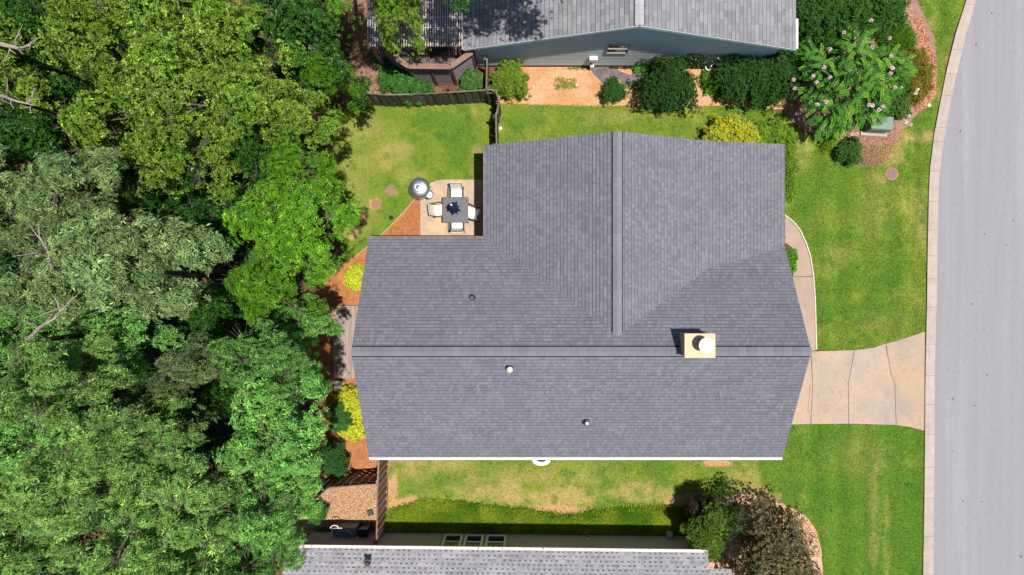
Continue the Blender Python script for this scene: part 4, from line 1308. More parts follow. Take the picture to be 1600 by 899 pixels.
# path light with its post
q = P(611, 340, .45)
pl_ = thing('path_light', (q.x, q.y, 0), 'small black path light in the pine straw by the back lawn edge', 'path light')
MB().tube([(q.x + .02, q.y, 0), (q.x, q.y, .42)], .018, 8).build('stake', M['metal_dark'], pl_)
MB().lathe((q.x, q.y, .40), [(.05, 0), (.10, .02), (.05, .07), (.015, .09)], 14).build('lamp_head', M['metal_dark'], pl_)
# transformer
q = P(1378, 193, .7)
ub = thing('utility_box', (q.x, q.y, 0), 'pale green utility box under the flowering tree at the mulch bed', 'utility box')
MB().box((q.x, q.y, .36), (.9, .55, .62), rz=-.06).build('cabinet', M['utility_green'], ub, bevel=.02)
MB().box((q.x, q.y + .02, .71), (.94, .56, .08), rz=-.06).build('lid', M['utility_green'], ub, bevel=.02)
MB().box((q.x, q.y, .03), (1.15, .78, .06), rz=-.06).build('pad', M['kerb'], ub)
# round lid in the lawn
p = P(1393, 272)
ml = thing('valve_lid', (p.x, p.y, 0), 'round purplish brown cover set in the lawn below the mulch bed', 'cover')
MB().lathe((p.x, p.y, .005), [(.30, 0), (.30, .022), (.27, .03), (.02, .032)], 22).build('rim', M['soil_disc'], ml)
MB().lathe((p.x, p.y, .008), [(.20, 0), (.20, .04), (.02, .045)], 20).build('lid', M['brown_lid'], ml)
for k, (px, py) in enumerate(((610, 299), (588, 320))):
    p = P(px, py)
    m = MB(); m.lathe((p.x, p.y, .006), [(.24, 0), (.2, .018), (.02, .03)], 18)
    m.v = [(x + random.uniform(-.02, .02), y + random.uniform(-.02, .02), z) for x, y, z in m.v]
    tag(m.build('soil_patch', M['soil_disc']), ('bare reddish soil disc in the back lawn nearer the grill', 'bare reddish soil disc in the back lawn farther from the grill')[k], 'soil patch')
# brick edging step by the landing
p = P(530, 603)
st = thing('stepping_stone', (p.x, p.y, 0), 'small pale square stepping stone below the grey landing', 'stepping stone')
MB().box((p.x, p.y, .03), (.42, .42, .06), rz=.1).build('slab', M['stone'], st, bevel=.01)
MB().bar((p.x - .25, p.y + .28, .04), (p.x + .3, p.y + .24, .04), .04, .06).build('edging', M['metal_dark'], st)

# ------------------------------------------------------------------ leaves
def leaf_mesh(name, Pb, D, Nr, L, Wd, C, mat, fold=.25, droop=.15):
    """one folded leaf of two triangles at each base point"""
    D = D / np.linalg.norm(D, axis=1)[:, None]
    Sd = np.cross(D, Nr); Sd /= (np.linalg.norm(Sd, axis=1)[:, None] + 1e-9)
    Nn = np.cross(Sd, D)
    L = L[:, None]; Wd = Wd[:, None]
    mid = Pb + D * L * .5
    V = np.stack([Pb, mid - Sd * Wd * .5 + Nn * Wd * fold, Pb + D * L - Nn * L * droop, mid + Sd * Wd * .5 + Nn * Wd * fold], 1).reshape(-1, 3)
    n = len(Pb)
    T = (np.array([(0, 1, 2), (0, 2, 3)])[None] + 4 * np.arange(n)[:, None, None]).reshape(-1, 3)
    return np_mesh(name, V, T, mat, np.repeat(C, 4, 0))


def rosettes(Pc, A, nl, L, W, col, jit, rng, elev=(.0, .5), bright=.5):
    """nl leaves radiating from each centre about its axis"""
    n = len(Pc)
    A = A / np.linalg.norm(A, axis=1)[:, None]
    ref = np.where(np.abs(A[:, 2:3]) > .9, np.array([[1., 0, 0]]), np.array([[0, 0, 1.]]))
    T1 = np.cross(A, ref); T1 /= np.linalg.norm(T1, axis=1)[:, None]
    T2 = np.cross(A, T1)
    ph = rng.uniform(0, 6.28, n)
    k = np.tile(np.arange(nl), n)
    rp = np.repeat(np.arange(n), nl)
    a = ph[rp] + k * (2 * np.pi / nl) + rng.normal(0, .25, n * nl)
    el = rng.uniform(elev[0], elev[1], n * nl)
    D = (T1[rp] * np.cos(a)[:, None] + T2[rp] * np.sin(a)[:, None]) * np.cos(el)[:, None] + A[rp] * np.sin(el)[:, None]
    sc = rng.uniform(.65, 1.2, n)[rp] * rng.uniform(.75, 1.2, n * nl)
    Ll = L * sc; Wl = W * sc * rng.uniform(.8, 1.2, n * nl)
    Nr = A[rp] + rng.normal(0, .25, (n * nl, 3))
    base = Pc[rp] + D * L * .08
    c = col(n, rng)[rp] * rng.uniform(1 - jit, 1 + jit, n * nl)[:, None]
    c[rng.random(n * nl) < .03 * bright * 2] *= 1.7  # a few random leaves brightened as painted gloss highlights
    return base, D, Nr, Ll, Wl, c


SPEC = {  # leaves per rosette, leaf length, leaf width, colours, elevation
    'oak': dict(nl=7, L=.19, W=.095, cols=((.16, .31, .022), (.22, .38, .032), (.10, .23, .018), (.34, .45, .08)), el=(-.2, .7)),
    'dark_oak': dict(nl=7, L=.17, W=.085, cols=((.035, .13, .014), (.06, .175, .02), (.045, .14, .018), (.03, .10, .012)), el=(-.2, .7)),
    'sage': dict(nl=10, L=.28, W=.066, cols=((.20, .32, .125), (.28, .41, .18), (.13, .24, .085), (.33, .42, .14)), el=(-.05, .4)),
    'pinnate': dict(nl=11, L=.28, W=.062, cols=((.23, .43, .12), (.33, .54, .17), (.16, .34, .08), (.44, .60, .15)), el=(-.05, .4)),
    'fine': dict(nl=9, L=.18, W=.05, cols=((.09, .27, .012), (.15, .37, .018), (.055, .19, .010), (.24, .45, .03)), el=(-.2, .6)),
    'mint': dict(nl=9, L=.25, W=.075, cols=((.16, .40, .095), (.23, .50, .13), (.11, .31, .07), (.31, .53, .11)), el=(-.1, .5)),
    'bronze': dict(nl=9, L=.12, W=.065, cols=((.17, .145, .07), (.21, .185, .10), (.13, .105, .05), (.18, .175, .055)), el=(-.1, .6)),
}


def colfn_of(cols):
    cs = np.array(cols)

    def f(n, rng):
        w_ = rng.dirichlet(np.ones(len(cs)) * .8, n)
        return w_ @ cs
    return f


def make_crown(name, spec, seed, R=3.0, drop=3.2, nb=30, per=110, mat=None, irr=.45, rb=(.6, 1.0), fill=.04, zr=2.5):
    """crown of separate boughs around the origin; z=0 is the crown top"""
    rng = np.random.default_rng(seed)
    sp = SPEC[spec]
    c = colfn_of(sp['cols'])
    ga = 2.39996
    cen = []; rad = []
    ph = rng.uniform(0, 6.28, 4)
    for i in range(nb):
        rr = math.sqrt((i + .6) / nb); a = i * ga + rng.normal(0, .3)
        out = 1 + irr * .5 * math.sin(2 * a + ph[0]) + irr * .35 * math.sin(3 * a + ph[1])
        r = R * .9 * rr * out
        z = -drop * rr ** 2.2 - rng.uniform(0, 1) ** 1.5 * zr
        cen.append((r * math.cos(a), r * math.sin(a), z)); rad.append(rng.uniform(*rb) * (R / 3.0) ** .5)
    cen = np.array(cen); rad = np.array(rad)
    Ps = []; As = []; tone = []
    for ce, ra in zip(cen, rad):
        n = int(per * (ra / .8) ** 2)
        ns = int(n * .72)
        # evenly spread directions over the upper shell, rest inside
        i = np.arange(ns) + .5
        u = 1 - 1.25 * i / ns; az = i * ga + rng.normal(0, .25, ns); sn = np.sqrt(np.clip(1 - u * u, 0, 1))
        d1 = np.c_[sn * np.cos(az), sn * np.sin(az), u]
        d2 = rng.normal(0, 1, (n - ns, 3)); d2 /= np.linalg.norm(d2, axis=1)[:, None]
        d = np.r_[d1, d2]
        q = np.r_[rng.uniform(.86, 1.08, ns), rng.uniform(.3, .85, n - ns)]
        az = np.arctan2(d[:, 1], d[:, 0]); k1, k2 = rng.uniform(0, 6.28, 2)
        st = 1 + .30 * np.sin(3 * az + k1) + .2 * np.sin(5 * az + k2)
        p = ce + d * (ra * q * st)[:, None] * np.array((1, 1, .85))
        Ps.append(p); A = d * 1.05 + np.array((0, 0, .5)); As.append(A + rng.normal(0, .16, A.shape))
        tone.append(rng.uniform(.85, 1.12) * np.where(rng.random(n) < .18, 1.35, rng.uniform(.72, 1.12, n)))
    nf = int(nb * per * fill)
    rr = np.sqrt(rng.random(nf)) * R * .9; a = rng.uniform(0, 6.28, nf)
    p = np.c_[rr * np.cos(a), rr * np.sin(a), -drop * (rr / R) ** 2 - rng.uniform(1.6, 4.0, nf)]
    Ps.append(p); As.append(np.c_[rng.normal(0, .5, (nf, 2)), np.ones(nf)]); tone.append(np.full(nf, .85))
    Pc = np.concatenate(Ps); A = np.concatenate(As); tn = np.concatenate(tone)
    b, D, Nr, L, W, col = rosettes(Pc, A, sp['nl'], sp['L'], sp['W'], c, .2, rng, sp['el'])
    col = col * np.repeat(tn, sp['nl'])[:, None]
    me = leaf_mesh(name, b, D, Nr, L, W, col, mat or M['leaf'])
    return me, cen


def trunk_mesh(cen, hgt, seed, r0=.19, mat=None):
    """limbs from the fork at (0, 0, -5) up to every bough"""
    rng = random.Random(seed)
    m = MB()
    top = Vector((0, 0, -1.6)); fork = Vector((0, 0, -5.0))
    m.tube([fork, fork.lerp(top, .5) + Vector((.1, -.1, 0)), top], [r0 * .85, r0 * .6, r0 * .3], 9)
    for c in cen:
        c = Vector(c)
        s = fork.lerp(top, rng.uniform(.05, .9))
        mid = s.lerp(c, .5) + Vector((rng.uniform(-.2, .2), rng.uniform(-.2, .2), -.35))
        m.tube([s, mid, c + Vector((0, 0, .1))], [r0 * .36, r0 * .22, .018], 5, cap=False)
        for _ in range(4):
            e = c + Vector((rng.uniform(-.8, .8), rng.uniform(-.8, .8), rng.uniform(.1, .55)))
            m.tube([mid.lerp(c, .6), mid.lerp(e, .6) + Vector((0, 0, .08)), e], [.028, .018, .008], 4, cap=False)
    return m.mesh('limbs', mat or M['bark'])


CR = {}
for sp, seeds in (('oak', (1, 2, 3)), ('dark_oak', (4, 5)), ('pinnate', (6, 7, 8, 9)), ('sage', (21, 22)), ('fine', (10, 11)), ('mint', (12, 13))):
    nl = SPEC[sp]['nl']
    per = {'oak': 104, 'dark_oak': 90, 'pinnate': 74, 'sage': 80, 'fine': 125, 'mint': 88}[sp]
    CR[sp] = []
    for s in seeds:
        me, cen = make_crown('crown', sp, s, per=int(per * 1.35), nb=19)
        CR[sp].append((me, cen, trunk_mesh(cen, 9.0, s)))


def tree(px, py, rpx, z, spec, label, k=0, cat='tree', group='trees of the wood left of the house', name='tree', base=None):
    me, cen, tr = CR[spec][k % len(CR[spec])]
    zc_ = z - .9
    p = P(px, py, zc_)
    R = rpx * .95 * (H - zc_) / F
    s = R / 3.0
    if base is None:     # trees at the rim of the wood lean out over the lawn
        base = (p.x - (2.9 if 380 < px < 520 else 1.6 if px < 380 else 0) * z / 10, p.y)
    t = thing(name, (base[0], base[1], 0), label, cat, group)
    off = Vector((p.x - base[0], p.y - base[1], 0))
    rz = random.uniform(0, 6.28)
    c = link_mesh('crown', me, t, off + Vector((0, 0, z)), (0, 0, rz)); c.scale = (s, s, max(.75, s))
    zs = min(s, (z - 1.2) / 5.0)
    tk = link_mesh('limbs', tr, t, off + Vector((0, 0, z)), (0, 0, rz)); tk.scale = (s, s, zs)
    f = off + Vector((0, 0, z - 5.0 * zs))
    r0 = .17 * s
    m = MB(); m.tube([(0, 0, -.15), (0.02, 0, .25), off * .35 + Vector((.05, .04, f.z * .5)), f + Vector((0, 0, .1))], [r0 * 1.6, r0 * 1.2, r0 * 1.05, r0 * .9], 9)
    link_mesh('trunk', m.mesh('trunk', M['bark']), t)
    return t


TREES = [
    (25, 20, 80, 9.5, 'dark_oak', 'deep green tree in the upper corner of the wood behind bare grey limbs'),
    (125, 45, 80, 11.5, 'oak', 'yellow green oak near the upper edge beside the bare grey limb'),
    (235, 110, 80, 12.2, 'oak', 'yellow green oak in the middle of the upper wood with sunlit top'),
    (345, 35, 78, 11.3, 'oak', 'bright oak touching the upper edge of the photo, middle of the wood'),
    (368, 140, 72, 11.8, 'oak', 'sunlit oak beside the bare forked branch in the upper wood'),
    (455, 45, 85, 9.3, 'dark_oak', 'dark emerald tree at the wood edge beside the red soil strip'),
    (505, 110, 42, 8.4, 'fine', 'small vivid green tree at the wood edge left of the top fence'),
    (440, 165, 62, 10.4, 'oak', 'oak at the wood edge just left of the back lawn corner'),
    (35, 165, 75, 8.3, 'dark_oak', 'shaded low tree by the upper left edge under the oaks'),
    (140, 185, 75, 9.8, 'oak', 'half shaded oak above the grey green trees'),
    (265, 228, 76, 11.3, 'oak', 'oak above the small red clearing in the wood'),
    (395, 235, 55, 9.2, 'dark_oak', 'dark tree between the red clearing and the back lawn'),
    (455, 265, 55, 9.6, 'fine', 'vivid green tree beside the lawn above the biggest fine leaved one'),
    (445, 345, 92, 10.8, 'fine', 'biggest vivid green fine leaved tree overhanging the back lawn'),
    (405, 440, 72, 9.8, 'fine', 'vivid green fine leaved tree next to the yellow shrub'),
    (464, 505, 42, 7.6, 'mint', 'shaded blue green tree beside the wooden landing'),
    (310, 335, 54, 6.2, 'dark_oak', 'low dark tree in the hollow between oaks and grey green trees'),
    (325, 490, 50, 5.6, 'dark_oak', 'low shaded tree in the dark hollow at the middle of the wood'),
    (85, 300, 80, 12.0, 'sage', 'grey green long leaved tree nearest the oaks'),
    (185, 405, 98, 13.2, 'sage', 'tallest grey green tree with a broad sunlit top'),
    (45, 430, 78, 10.6, 'sage', 'shaded grey green tree behind bare twigs at the left edge'),
    (150, 540, 70, 9.0, 'mint', 'shaded blue green tree in the gap below the tallest grey green one'),
    (275, 578, 46, 10.8, 'sage', 'small round grey green tree standing alone in the dark hollow'),
    (50, 605, 76, 12.6, 'pinnate', 'grey green tree at the left edge with pale sprays'),
    (178, 690, 72, 12.4, 'pinnate', 'grey green tree with feathery tufts in the lower wood'),
    (382, 562, 56, 11.8, 'mint', 'grey green tree standing above the minty trees by the landing'),
    (428, 600, 48, 10.6, 'mint', 'minty green tree beside the dark pine straw strip'),
    (412, 682, 84, 11.8, 'mint', 'big minty green tree beside the lower yellow shrub'),
    (65, 775, 84, 13.0, 'pinnate', 'broad grey green tree in the lower left corner area'),
    (285, 795, 78, 12.5, 'pinnate', 'sunlit long leaved tree in the lower middle of the wood'),
    (406, 795, 66, 11.6, 'mint', 'minty tree hanging over the small gravel yard'),
    (185, 872, 74, 12.3, 'pinnate', 'long leaved tree touching the lower edge of the photo'),
    (380, 885, 64, 11.0, 'mint', 'minty tree touching the lower edge beside the speckled roof'),
    (-5, 225, 70, 8.0, 'dark_oak', 'low dark tree at the left edge between oaks and grey green trees'),
    (10, 520, 64, 7.5, 'mint', 'low shaded tree at the left edge behind the bare grey limb'),
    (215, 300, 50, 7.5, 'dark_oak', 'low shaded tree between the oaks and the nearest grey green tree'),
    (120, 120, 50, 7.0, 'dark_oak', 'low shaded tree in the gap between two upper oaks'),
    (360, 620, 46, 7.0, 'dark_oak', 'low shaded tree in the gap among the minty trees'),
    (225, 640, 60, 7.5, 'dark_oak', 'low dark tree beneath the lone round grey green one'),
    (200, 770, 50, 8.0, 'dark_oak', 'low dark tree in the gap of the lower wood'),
    (-15, 880, 80, 12.0, 'pinnate', 'grey green tree cut by the lower left corner'),
    (-45, 300, 80, 11.0, 'sage', 'grey green tree cut by the left edge beside the shaded one'),
    (-40, 700, 80, 11.5, 'mint', 'minty tree mostly beyond the left edge'),
    (-50, 60, 80, 10.5, 'oak', 'oak mostly beyond the left edge near the bare limb'),
    (230, -60, 90, 11.5, 'oak', 'oak mostly beyond the upper edge above the wood'),
    (280, 960, 90, 12.0, 'pinnate', 'tree mostly beyond the lower edge of the wood'),
]
for k, (px, py, r, z, sp, lab) in enumerate(TREES):
    tree(px, py, r, z, sp, lab, k)
tree(612, 6, 46, 7.6, 'oak', 'leafy young tree leaning over the pergola slats', 1, group='single trees by the neighbour deck')
tree(841, -118, 78, 11.4, 'dark_oak', 'tall tree beyond the upper edge that shades the pale roof', 1, group='single trees by the neighbour deck', base=(-.6, 14.6))
tree(724, -112, 84, 11.4, 'dark_oak', 'tall tree beyond the upper edge that shades the pergola', 0, group='single trees by the neighbour deck', base=(-3.0, 14.9))
tree(524, -96, 84, 11.2, 'fine', 'tall tree beyond the upper edge that shades the red soil strip', 0, group='single trees by the neighbour deck', base=(-7.4, 13.9))


# dense low growth under the trees, seen only in the gaps of the canopy
rng = np.random.default_rng(99)
wood = poly([(-330, -330), (530, -330), (535, 130), (505, 165), (490, 200), (478, 290), (500, 360), (470, 420), (470, 640), (485, 700), (480, 790), (440, 860), (420, 1250), (-330, 1250)])
n = 26000
X = rng.uniform(-34, -8, n); Y = rng.uniform(-22, 22, n)
g_ = fbm(X, Y, 1.6, 12)
k = in_poly(X, Y, wood) & (g_ > .36); X = X[k]; Y = Y[k]; g_ = g_[k]; n = len(X)
Z = .3 + 7.0 * (g_ - .30) * rng.uniform(.55, 1.0, n)
b, D, Nr, Ll, Wl, col = rosettes(np.c_[X, Y, Z], np.c_[rng.normal(0, .35, (n, 2)), np.ones(n)], 6, .30, .13, colfn_of(((.022, .075, .014), (.032, .095, .018), (.02, .06, .014))), .25, rng, (-.2, .5))
tag(link_mesh('undergrowth', leaf_mesh('undergrowth', b, D, Nr, Ll, Wl, col, M['leaf'])), 'dark green undergrowth glimpsed in the gaps between the trees of the wood', 'undergrowth', kind='stuff')


# bare limbs standing out of the canopy
def bare_limb(pts, r0, label, seed, z=10.5):
    rng = random.Random(seed)
    P0 = [P(a, b, c) for a, b, c in pts]
    t = thing('bare_tree', (P0[0].x, P0[0].y, 0), label, 'tree')
    m = MB(); n = len(P0)
    m.tube([(P0[0].x, P0[0].y, -.1), (P0[0].x, P0[0].y + .1, P0[0].z * .6), P0[0]], [r0 * 2, r0 * 1.5, r0 * 1.1], 8)
    m.build('trunk', M['bark'], t)
    m = MB()
    m.tube(P0, [r0 * (1 - .8 * i / (n - 1)) for i in range(n)], 7)
    for i in range(1, n):
        for _ in range(3):
            s = P0[i - 1].lerp(P0[i], rng.uniform(.2, 1)); L = rng.uniform(.3, .75)
            d = (P0[i] - P0[i - 1]).normalized() + Vector((rng.uniform(-.9, .9), rng.uniform(-.9, .9), rng.uniform(.0, .5)))
            e = s + d.normalized() * L; md = s.lerp(e, .5) + Vector((rng.uniform(-.08, .08), rng.uniform(-.08, .08), .05))
            m.tube([s, md, e], [r0 * .35, r0 * .22, .008], 5)
            m.tube([md, md + d.normalized() * L * .4 + Vector((rng.uniform(-.3, .3), rng.uniform(-.3, .3), .1))], [r0 * .18, .006], 4)
    m.build('limb', M['bark_pale'], t)


bare_limb([(-30, 62, 9.6), (5, 70, 10.6), (32, 76, 11.0), (52, 70, 11.2)], .09, 'pale bare limb reaching in from the left edge among the oaks', 1)
bare_limb([(335, 170, 8.6), (318, 165, 9.8), (290, 162, 10.6), (265, 160, 10.9)], .045, 'pale bare forked branch above the dark gap between oaks', 2)
bare_limb([(3, 150, 9.6), (25, 158, 10.6), (55, 165, 10.8)], .055, 'thin bare brown branch low on the left edge', 3)
bare_limb([(40, 535, 10.4), (62, 512, 11.4), (85, 498, 12.0), (110, 470, 12.0)], .06, 'grey bare limb beside the tallest grey green tree', 4)
bare_limb([(82, 420, 11.4), (76, 395, 12.5), (62, 372, 12.8)], .05, 'bare twiggy fork left of the tallest grey green tree', 5)


# ------------------------------------------------------------------ shrubs
def shrub(name, label, px, py, rpx, z, cols, nl=6, L=.09, W=.05, n=700, mat=None, cat='shrub', group='garden shrubs', sy=1.0, rag=.4, seed=0, parts=None, flat=.8, pts=None, el=(-.1, .8)):
    """leafy dome; pts: several lobes [(px,py,rpx,z)]"""
    rng = np.random.default_rng(seed + int(px))
    lobes = pts or [(px, py, rpx, z)]
    p0 = P(px, py, z * .5)
    root = thing(name, (p0.x, p0.y, 0), label, cat, group)
    Ps = []; As = []
    stems = MB()
    for (lx, ly, lr, lz) in lobes:
        c = P(lx, ly, lz * .7); R = lr * (H - lz * .7) / F
        k = int(n * (lr / rpx) ** 2) if pts else n
        a = rng.uniform(0, 6.28, k); u = rng.uniform(-.15, 1, k)
        sn = np.sqrt(np.clip(1 - u * u, 0, 1))
        rr = R * (1 + rag * .5 * np.sin(3 * a + rng.uniform(0, 6)) + rag * .4 * np.sin(7 * a + rng.uniform(0, 6)) + rng.normal(0, rag * .25, k)) * rng.uniform(.6, 1.08, k)
        hz = min(lz * flat, R * 1.1)
        q = np.c_[c.x + rr * sn * np.cos(a), c.y + rr * sn * np.sin(a) * sy, (lz - hz) + hz * u * rng.uniform(.75, 1.05, k)]
        q[:, 2] = np.maximum(q[:, 2], .05)
        Ps.append(q); As.append(np.c_[sn * np.cos(a), sn * np.sin(a), u + .6] + rng.normal(0, .3, (k, 3)))
        for _ in range(5):
            b = rng.uniform(0, 6.28); stems.tube([(c.x, c.y, 0), (c.x + R * .3 * math.cos(b), c.y + R * .3 * math.sin(b), lz * .35), (c.x + R * .6 * math.cos(b), c.y + R * .6 * math.sin(b) * sy, lz * .65)], [.03, .02, .008], 5, cap=False)
    Pc = np.concatenate(Ps); A = np.concatenate(As)
    b, D, Nr, Ll, Wl, col = rosettes(Pc, A, nl, L, W, colfn_of(cols), .25, rng, el)
    lo = Vector(world_off(root))
    me = leaf_mesh('foliage', b + np.array(lo), D, Nr, Ll, Wl, col, mat or M['leaf_matte'])
    link_mesh('foliage', me, root)
    stems.build('stem', M['bark'], root)
    return root


YG = ((.16, .27, .02), (.24, .34, .03), (.10, .2, .02)); DG = ((.022, .075, .012), (.04, .11, .02), (.015, .05, .01)); YE = ((.62, .62, .04), (.52, .54, .03), (.72, .70, .05), (.36, .42, .03))
BG = ((.10, .26, .02), (.17, .36, .03), (.07, .19, .015)); MG = ((.05, .15, .03), (.08, .21, .05), (.04, .12, .02))
shrub('shrub', 'round yellow green bush on clay beside the short dark fence', 796, 122, 27, 1.5, YG, n=1300, seed=1)
shrub('shrub', 'small leafy green shrub between the brown deck and the short fence', 737, 125, 17, 1.2, MG + ((.16, .3, .07),), n=600, seed=2, L=.11)
shrub('shrub', 'small dark round clipped bush on the bare clay', 960, 141, 17, 1.0, ((.03, .11, .015), (.05, .15, .02)), n=900, seed=3, L=.07, W=.04)
shrub('shrub', 'big dark glossy holly bush in front of the blue grey wall', 1048, 129, 40, 2.2, DG + ((.06, .15, .02),), n=2600, seed=4, rag=.4)
shrub('shrub', 'bright lime ground plant between the holly bush and the hedge', 1113, 129, 15, .5, BG, n=500, seed=5, pts=[(1113, 128, 15, .5), (1120, 140, 9, .4), (1108, 118, 9, .4)])
shrub('hedge', 'long dark green hedge along the blue grey wall beside the flowering tree', 1185, 122, 45, 1.7, ((.025, .09, .012), (.045, .13, .018), (.018, .06, .01)), n=2600, seed=6, cat='hedge', pts=[(1150, 124, 30, 1.6), (1180, 120, 34, 1.8), (1215, 115, 36, 1.9), (1236, 100, 26, 1.7), (1200, 140, 24, 1.3)])
shrub('shrub', 'bright green ground plant at the foot of the wall beside the weed cloth', 1022, 104, 14, .5, BG, n=350, seed=7, pts=[(1010, 105, 9, .4), (1030, 103, 12, .5), (995, 106, 6, .3)])
shrub('shrub', 'low yellow green shrub peeping over the upper eave of the dark roof', 1145, 207, 34, 1.3, ((.42, .42, .03), (.30, .36, .03), (.5, .48, .05)), n=1500, seed=8, L=.08, pts=[(1125, 208, 22, 1.2), (1150, 204, 24, 1.3), (1170, 212, 20, 1.2)])
shrub('hedge', 'speckled lime green hedge hugging the right upper corner of the roof', 1210, 210, 30, 1.1, ((.13, .26, .02), (.26, .38, .03), (.08, .17, .015)), n=2000, seed=9, cat='hedge', L=.08,
      pts=[(1190, 208, 20, 1.1), (1212, 208, 20, 1.1), (1229, 212, 13, 1.1), (1232, 232, 10, 1.1), (1233, 250, 10, 1.1), (1234, 268, 10, 1.1), (1234, 286, 10, 1.1), (1233, 304, 10, 1.1)])
shrub('shrub', 'small bright green shrub between the front path and the eave', 1234, 405, 13, .7, BG, n=600, seed=10, pts=[(1234, 398, 10, .7), (1235, 412, 10, .7), (1230, 426, 8, .5)])
shrub('shrub', 'round lemon yellow shrub beside the biggest vivid green tree', 556, 434, 20, .8, YE, n=800, seed=11, L=.07, W=.045, rag=.12, mat=M['leaf_matte'])
shrub('shrub', 'large lemon yellow shrub with green heart beside the lower gable', 542, 650, 35, 1.1, YE + ((.35, .45, .04),), n=2200, seed=12, L=.07, W=.04, rag=.1, mat=M['leaf_matte'],
      pts=[(545, 635, 28, 1.1), (540, 655, 30, 1.1), (552, 668, 22, 1.0), (565, 640, 18, 1.0)])
shrub('shrub', 'small green shrub growing out of the large lemon yellow one', 532, 651, 15, 1.45, MG, n=500, seed=13, pts=[(528, 640, 10, 1.4), (534, 655, 14, 1.45), (526, 665, 8, 1.3)])
shrub('shrub', 'dark shaded shrub below the large lemon yellow shrub', 516, 720, 24, 1.3, ((.03, .10, .02), (.05, .14, .03)), n=1000, seed=14, L=.1)
shrub('shrub', 'small green shrub at the edge of the sunlit gravel', 494, 803, 14, .9, MG, n=450, seed=15)
shrub('shrub', 'dark green shrub with light tips in the shade behind the top fence', 645, 132, 32, 1.2, ((.03, .12, .02), (.05, .17, .03), (.09, .25, .04)), n=1400, seed=16, L=.1,
      pts=[(612, 118, 22, 1.0), (630, 132, 22, 1.3), (655, 140, 16, 1.0), (600, 95, 16, .9)])
shrub('shrub', 'small leafy bush standing alone in the mulch bed', 1331, 235, 19, .9, ((.05, .14, .03), (.1, .2, .04)), n=520, seed=17, L=.11, W=.045)
shrub('ornamental_grass', 'bright lime tuft at the edge of the mulch bed under the branches', 1297, 219, 13, .5, ((.3, .45, .03), (.2, .36, .02)), n=350, seed=18, L=.16, W=.03, cat='grass tuft')
shrub('shrub', 'green bush tree with glossy leaves above the flowering tree at the upper edge', 1320, 20, 60, 3.4, ((.05, .14, .02), (.08, .19, .03), (.03, .10, .015)), n=5200, seed=19, rag=.35, L=.12,
      pts=[(1285, 15, 40, 3.2), (1330, 5, 44, 3.4), (1375, 20, 34, 2.8), (1300, 50, 34, 2.6), (1270, 60, 22, 2.0)])
shrub('ornamental_grass', 'arching lime green grass clump at the kerb side of the flower bed', 1405, 52, 26, .8, ((.16, .32, .03), (.28, .42, .04), (.11, .24, .03)), n=700, seed=20, L=.24, W=.025, cat='grass tuft', pts=[(1400, 45, 20, .8), (1415, 60, 16, .7), (1395, 70, 12, .6)])
shrub('shrub', 'olive and rust coloured spreading shrub beside the kerb side leaf litter', 1435, 112, 28, .9, ((.22, .20, .02), (.30, .25, .03), (.16, .17, .02), (.3, .17, .04)), n=1800, seed=21, L=.09, W=.03, pts=[(1432, 92, 20, .8), (1440, 115, 22, .9), (1425, 135, 22, .9), (1440, 138, 16, .7)])
shrub('shrub', 'drooping rust brown shrub between the hedge and the pale roof corner', 1265, 92, 20, 1.2, ((.30, .17, .10), (.38, .22, .13), (.22, .12, .07)), n=700, seed=22, L=.14, W=.03, pts=[(1262, 82, 16, 1.2), (1270, 95, 14, 1.1), (1275, 105, 10, .9)])
shrub('shrub', 'low green shrub with white blooms near the kerb by the flowering tree', 1398, 130, 34, 1.0, ((.06, .16, .02), (.10, .2, .03)), n=1500, seed=23, L=.08, pts=[(1390, 110, 24, 1.0), (1405, 135, 24, 1.0), (1405, 165, 20, 1.0), (1385, 150, 18, 1.1)])
shrub('shrub', 'dark plum red shrub at the left rim of the bronze tree', 1092, 800, 22, 1.8, ((.07, .035, .03), (.10, .05, .04), (.04, .05, .02)), n=900, seed=24, L=.12, W=.03, rag=.5, pts=[(1098, 792, 18, 2.0), (1085, 808, 14, 1.6)])
shrub('shrub', 'green broadleaf bush between the speckled roof and the bronze tree', 1102, 828, 34, 2.6, ((.09, .17, .02), (.15, .24, .025), (.05, .11, .015)), n=1700, seed=25, L=.11, rag=.35, pts=[(1112, 810, 22, 2.8), (1098, 835, 26, 2.6), (1108, 852, 18, 2.2)])

# bronze tree, lower right
me, cen = make_crown('crown', 'bronze', 41, R=3.0, drop=1.6, nb=44, per=120, rb=(.45, .8), mat=M['leaf_matte'], fill=.12)
CR['bronze'] = [(me, cen, trunk_mesh(cen, 9.0, 41))]
tree(1218, 876, 78, 3.3, 'bronze', 'bronze leaved round tree standing in the pale bark chips', 0, group='trees near the lower lawn')
me, cen = make_crown('crown', 'dark_oak', 43, R=3.0, drop=2.4, nb=26, per=60, rb=(.5, .9), mat=M['leaf'], fill=.3)
CR['dg'] = [(me, cen, trunk_mesh(cen, 9.0, 43))]
tree(1132, 812, 44, 2.7, 'dg', 'dark green tree wedged between the bronze tree and the broadleaf bush', 0, group='trees near the lower lawn')


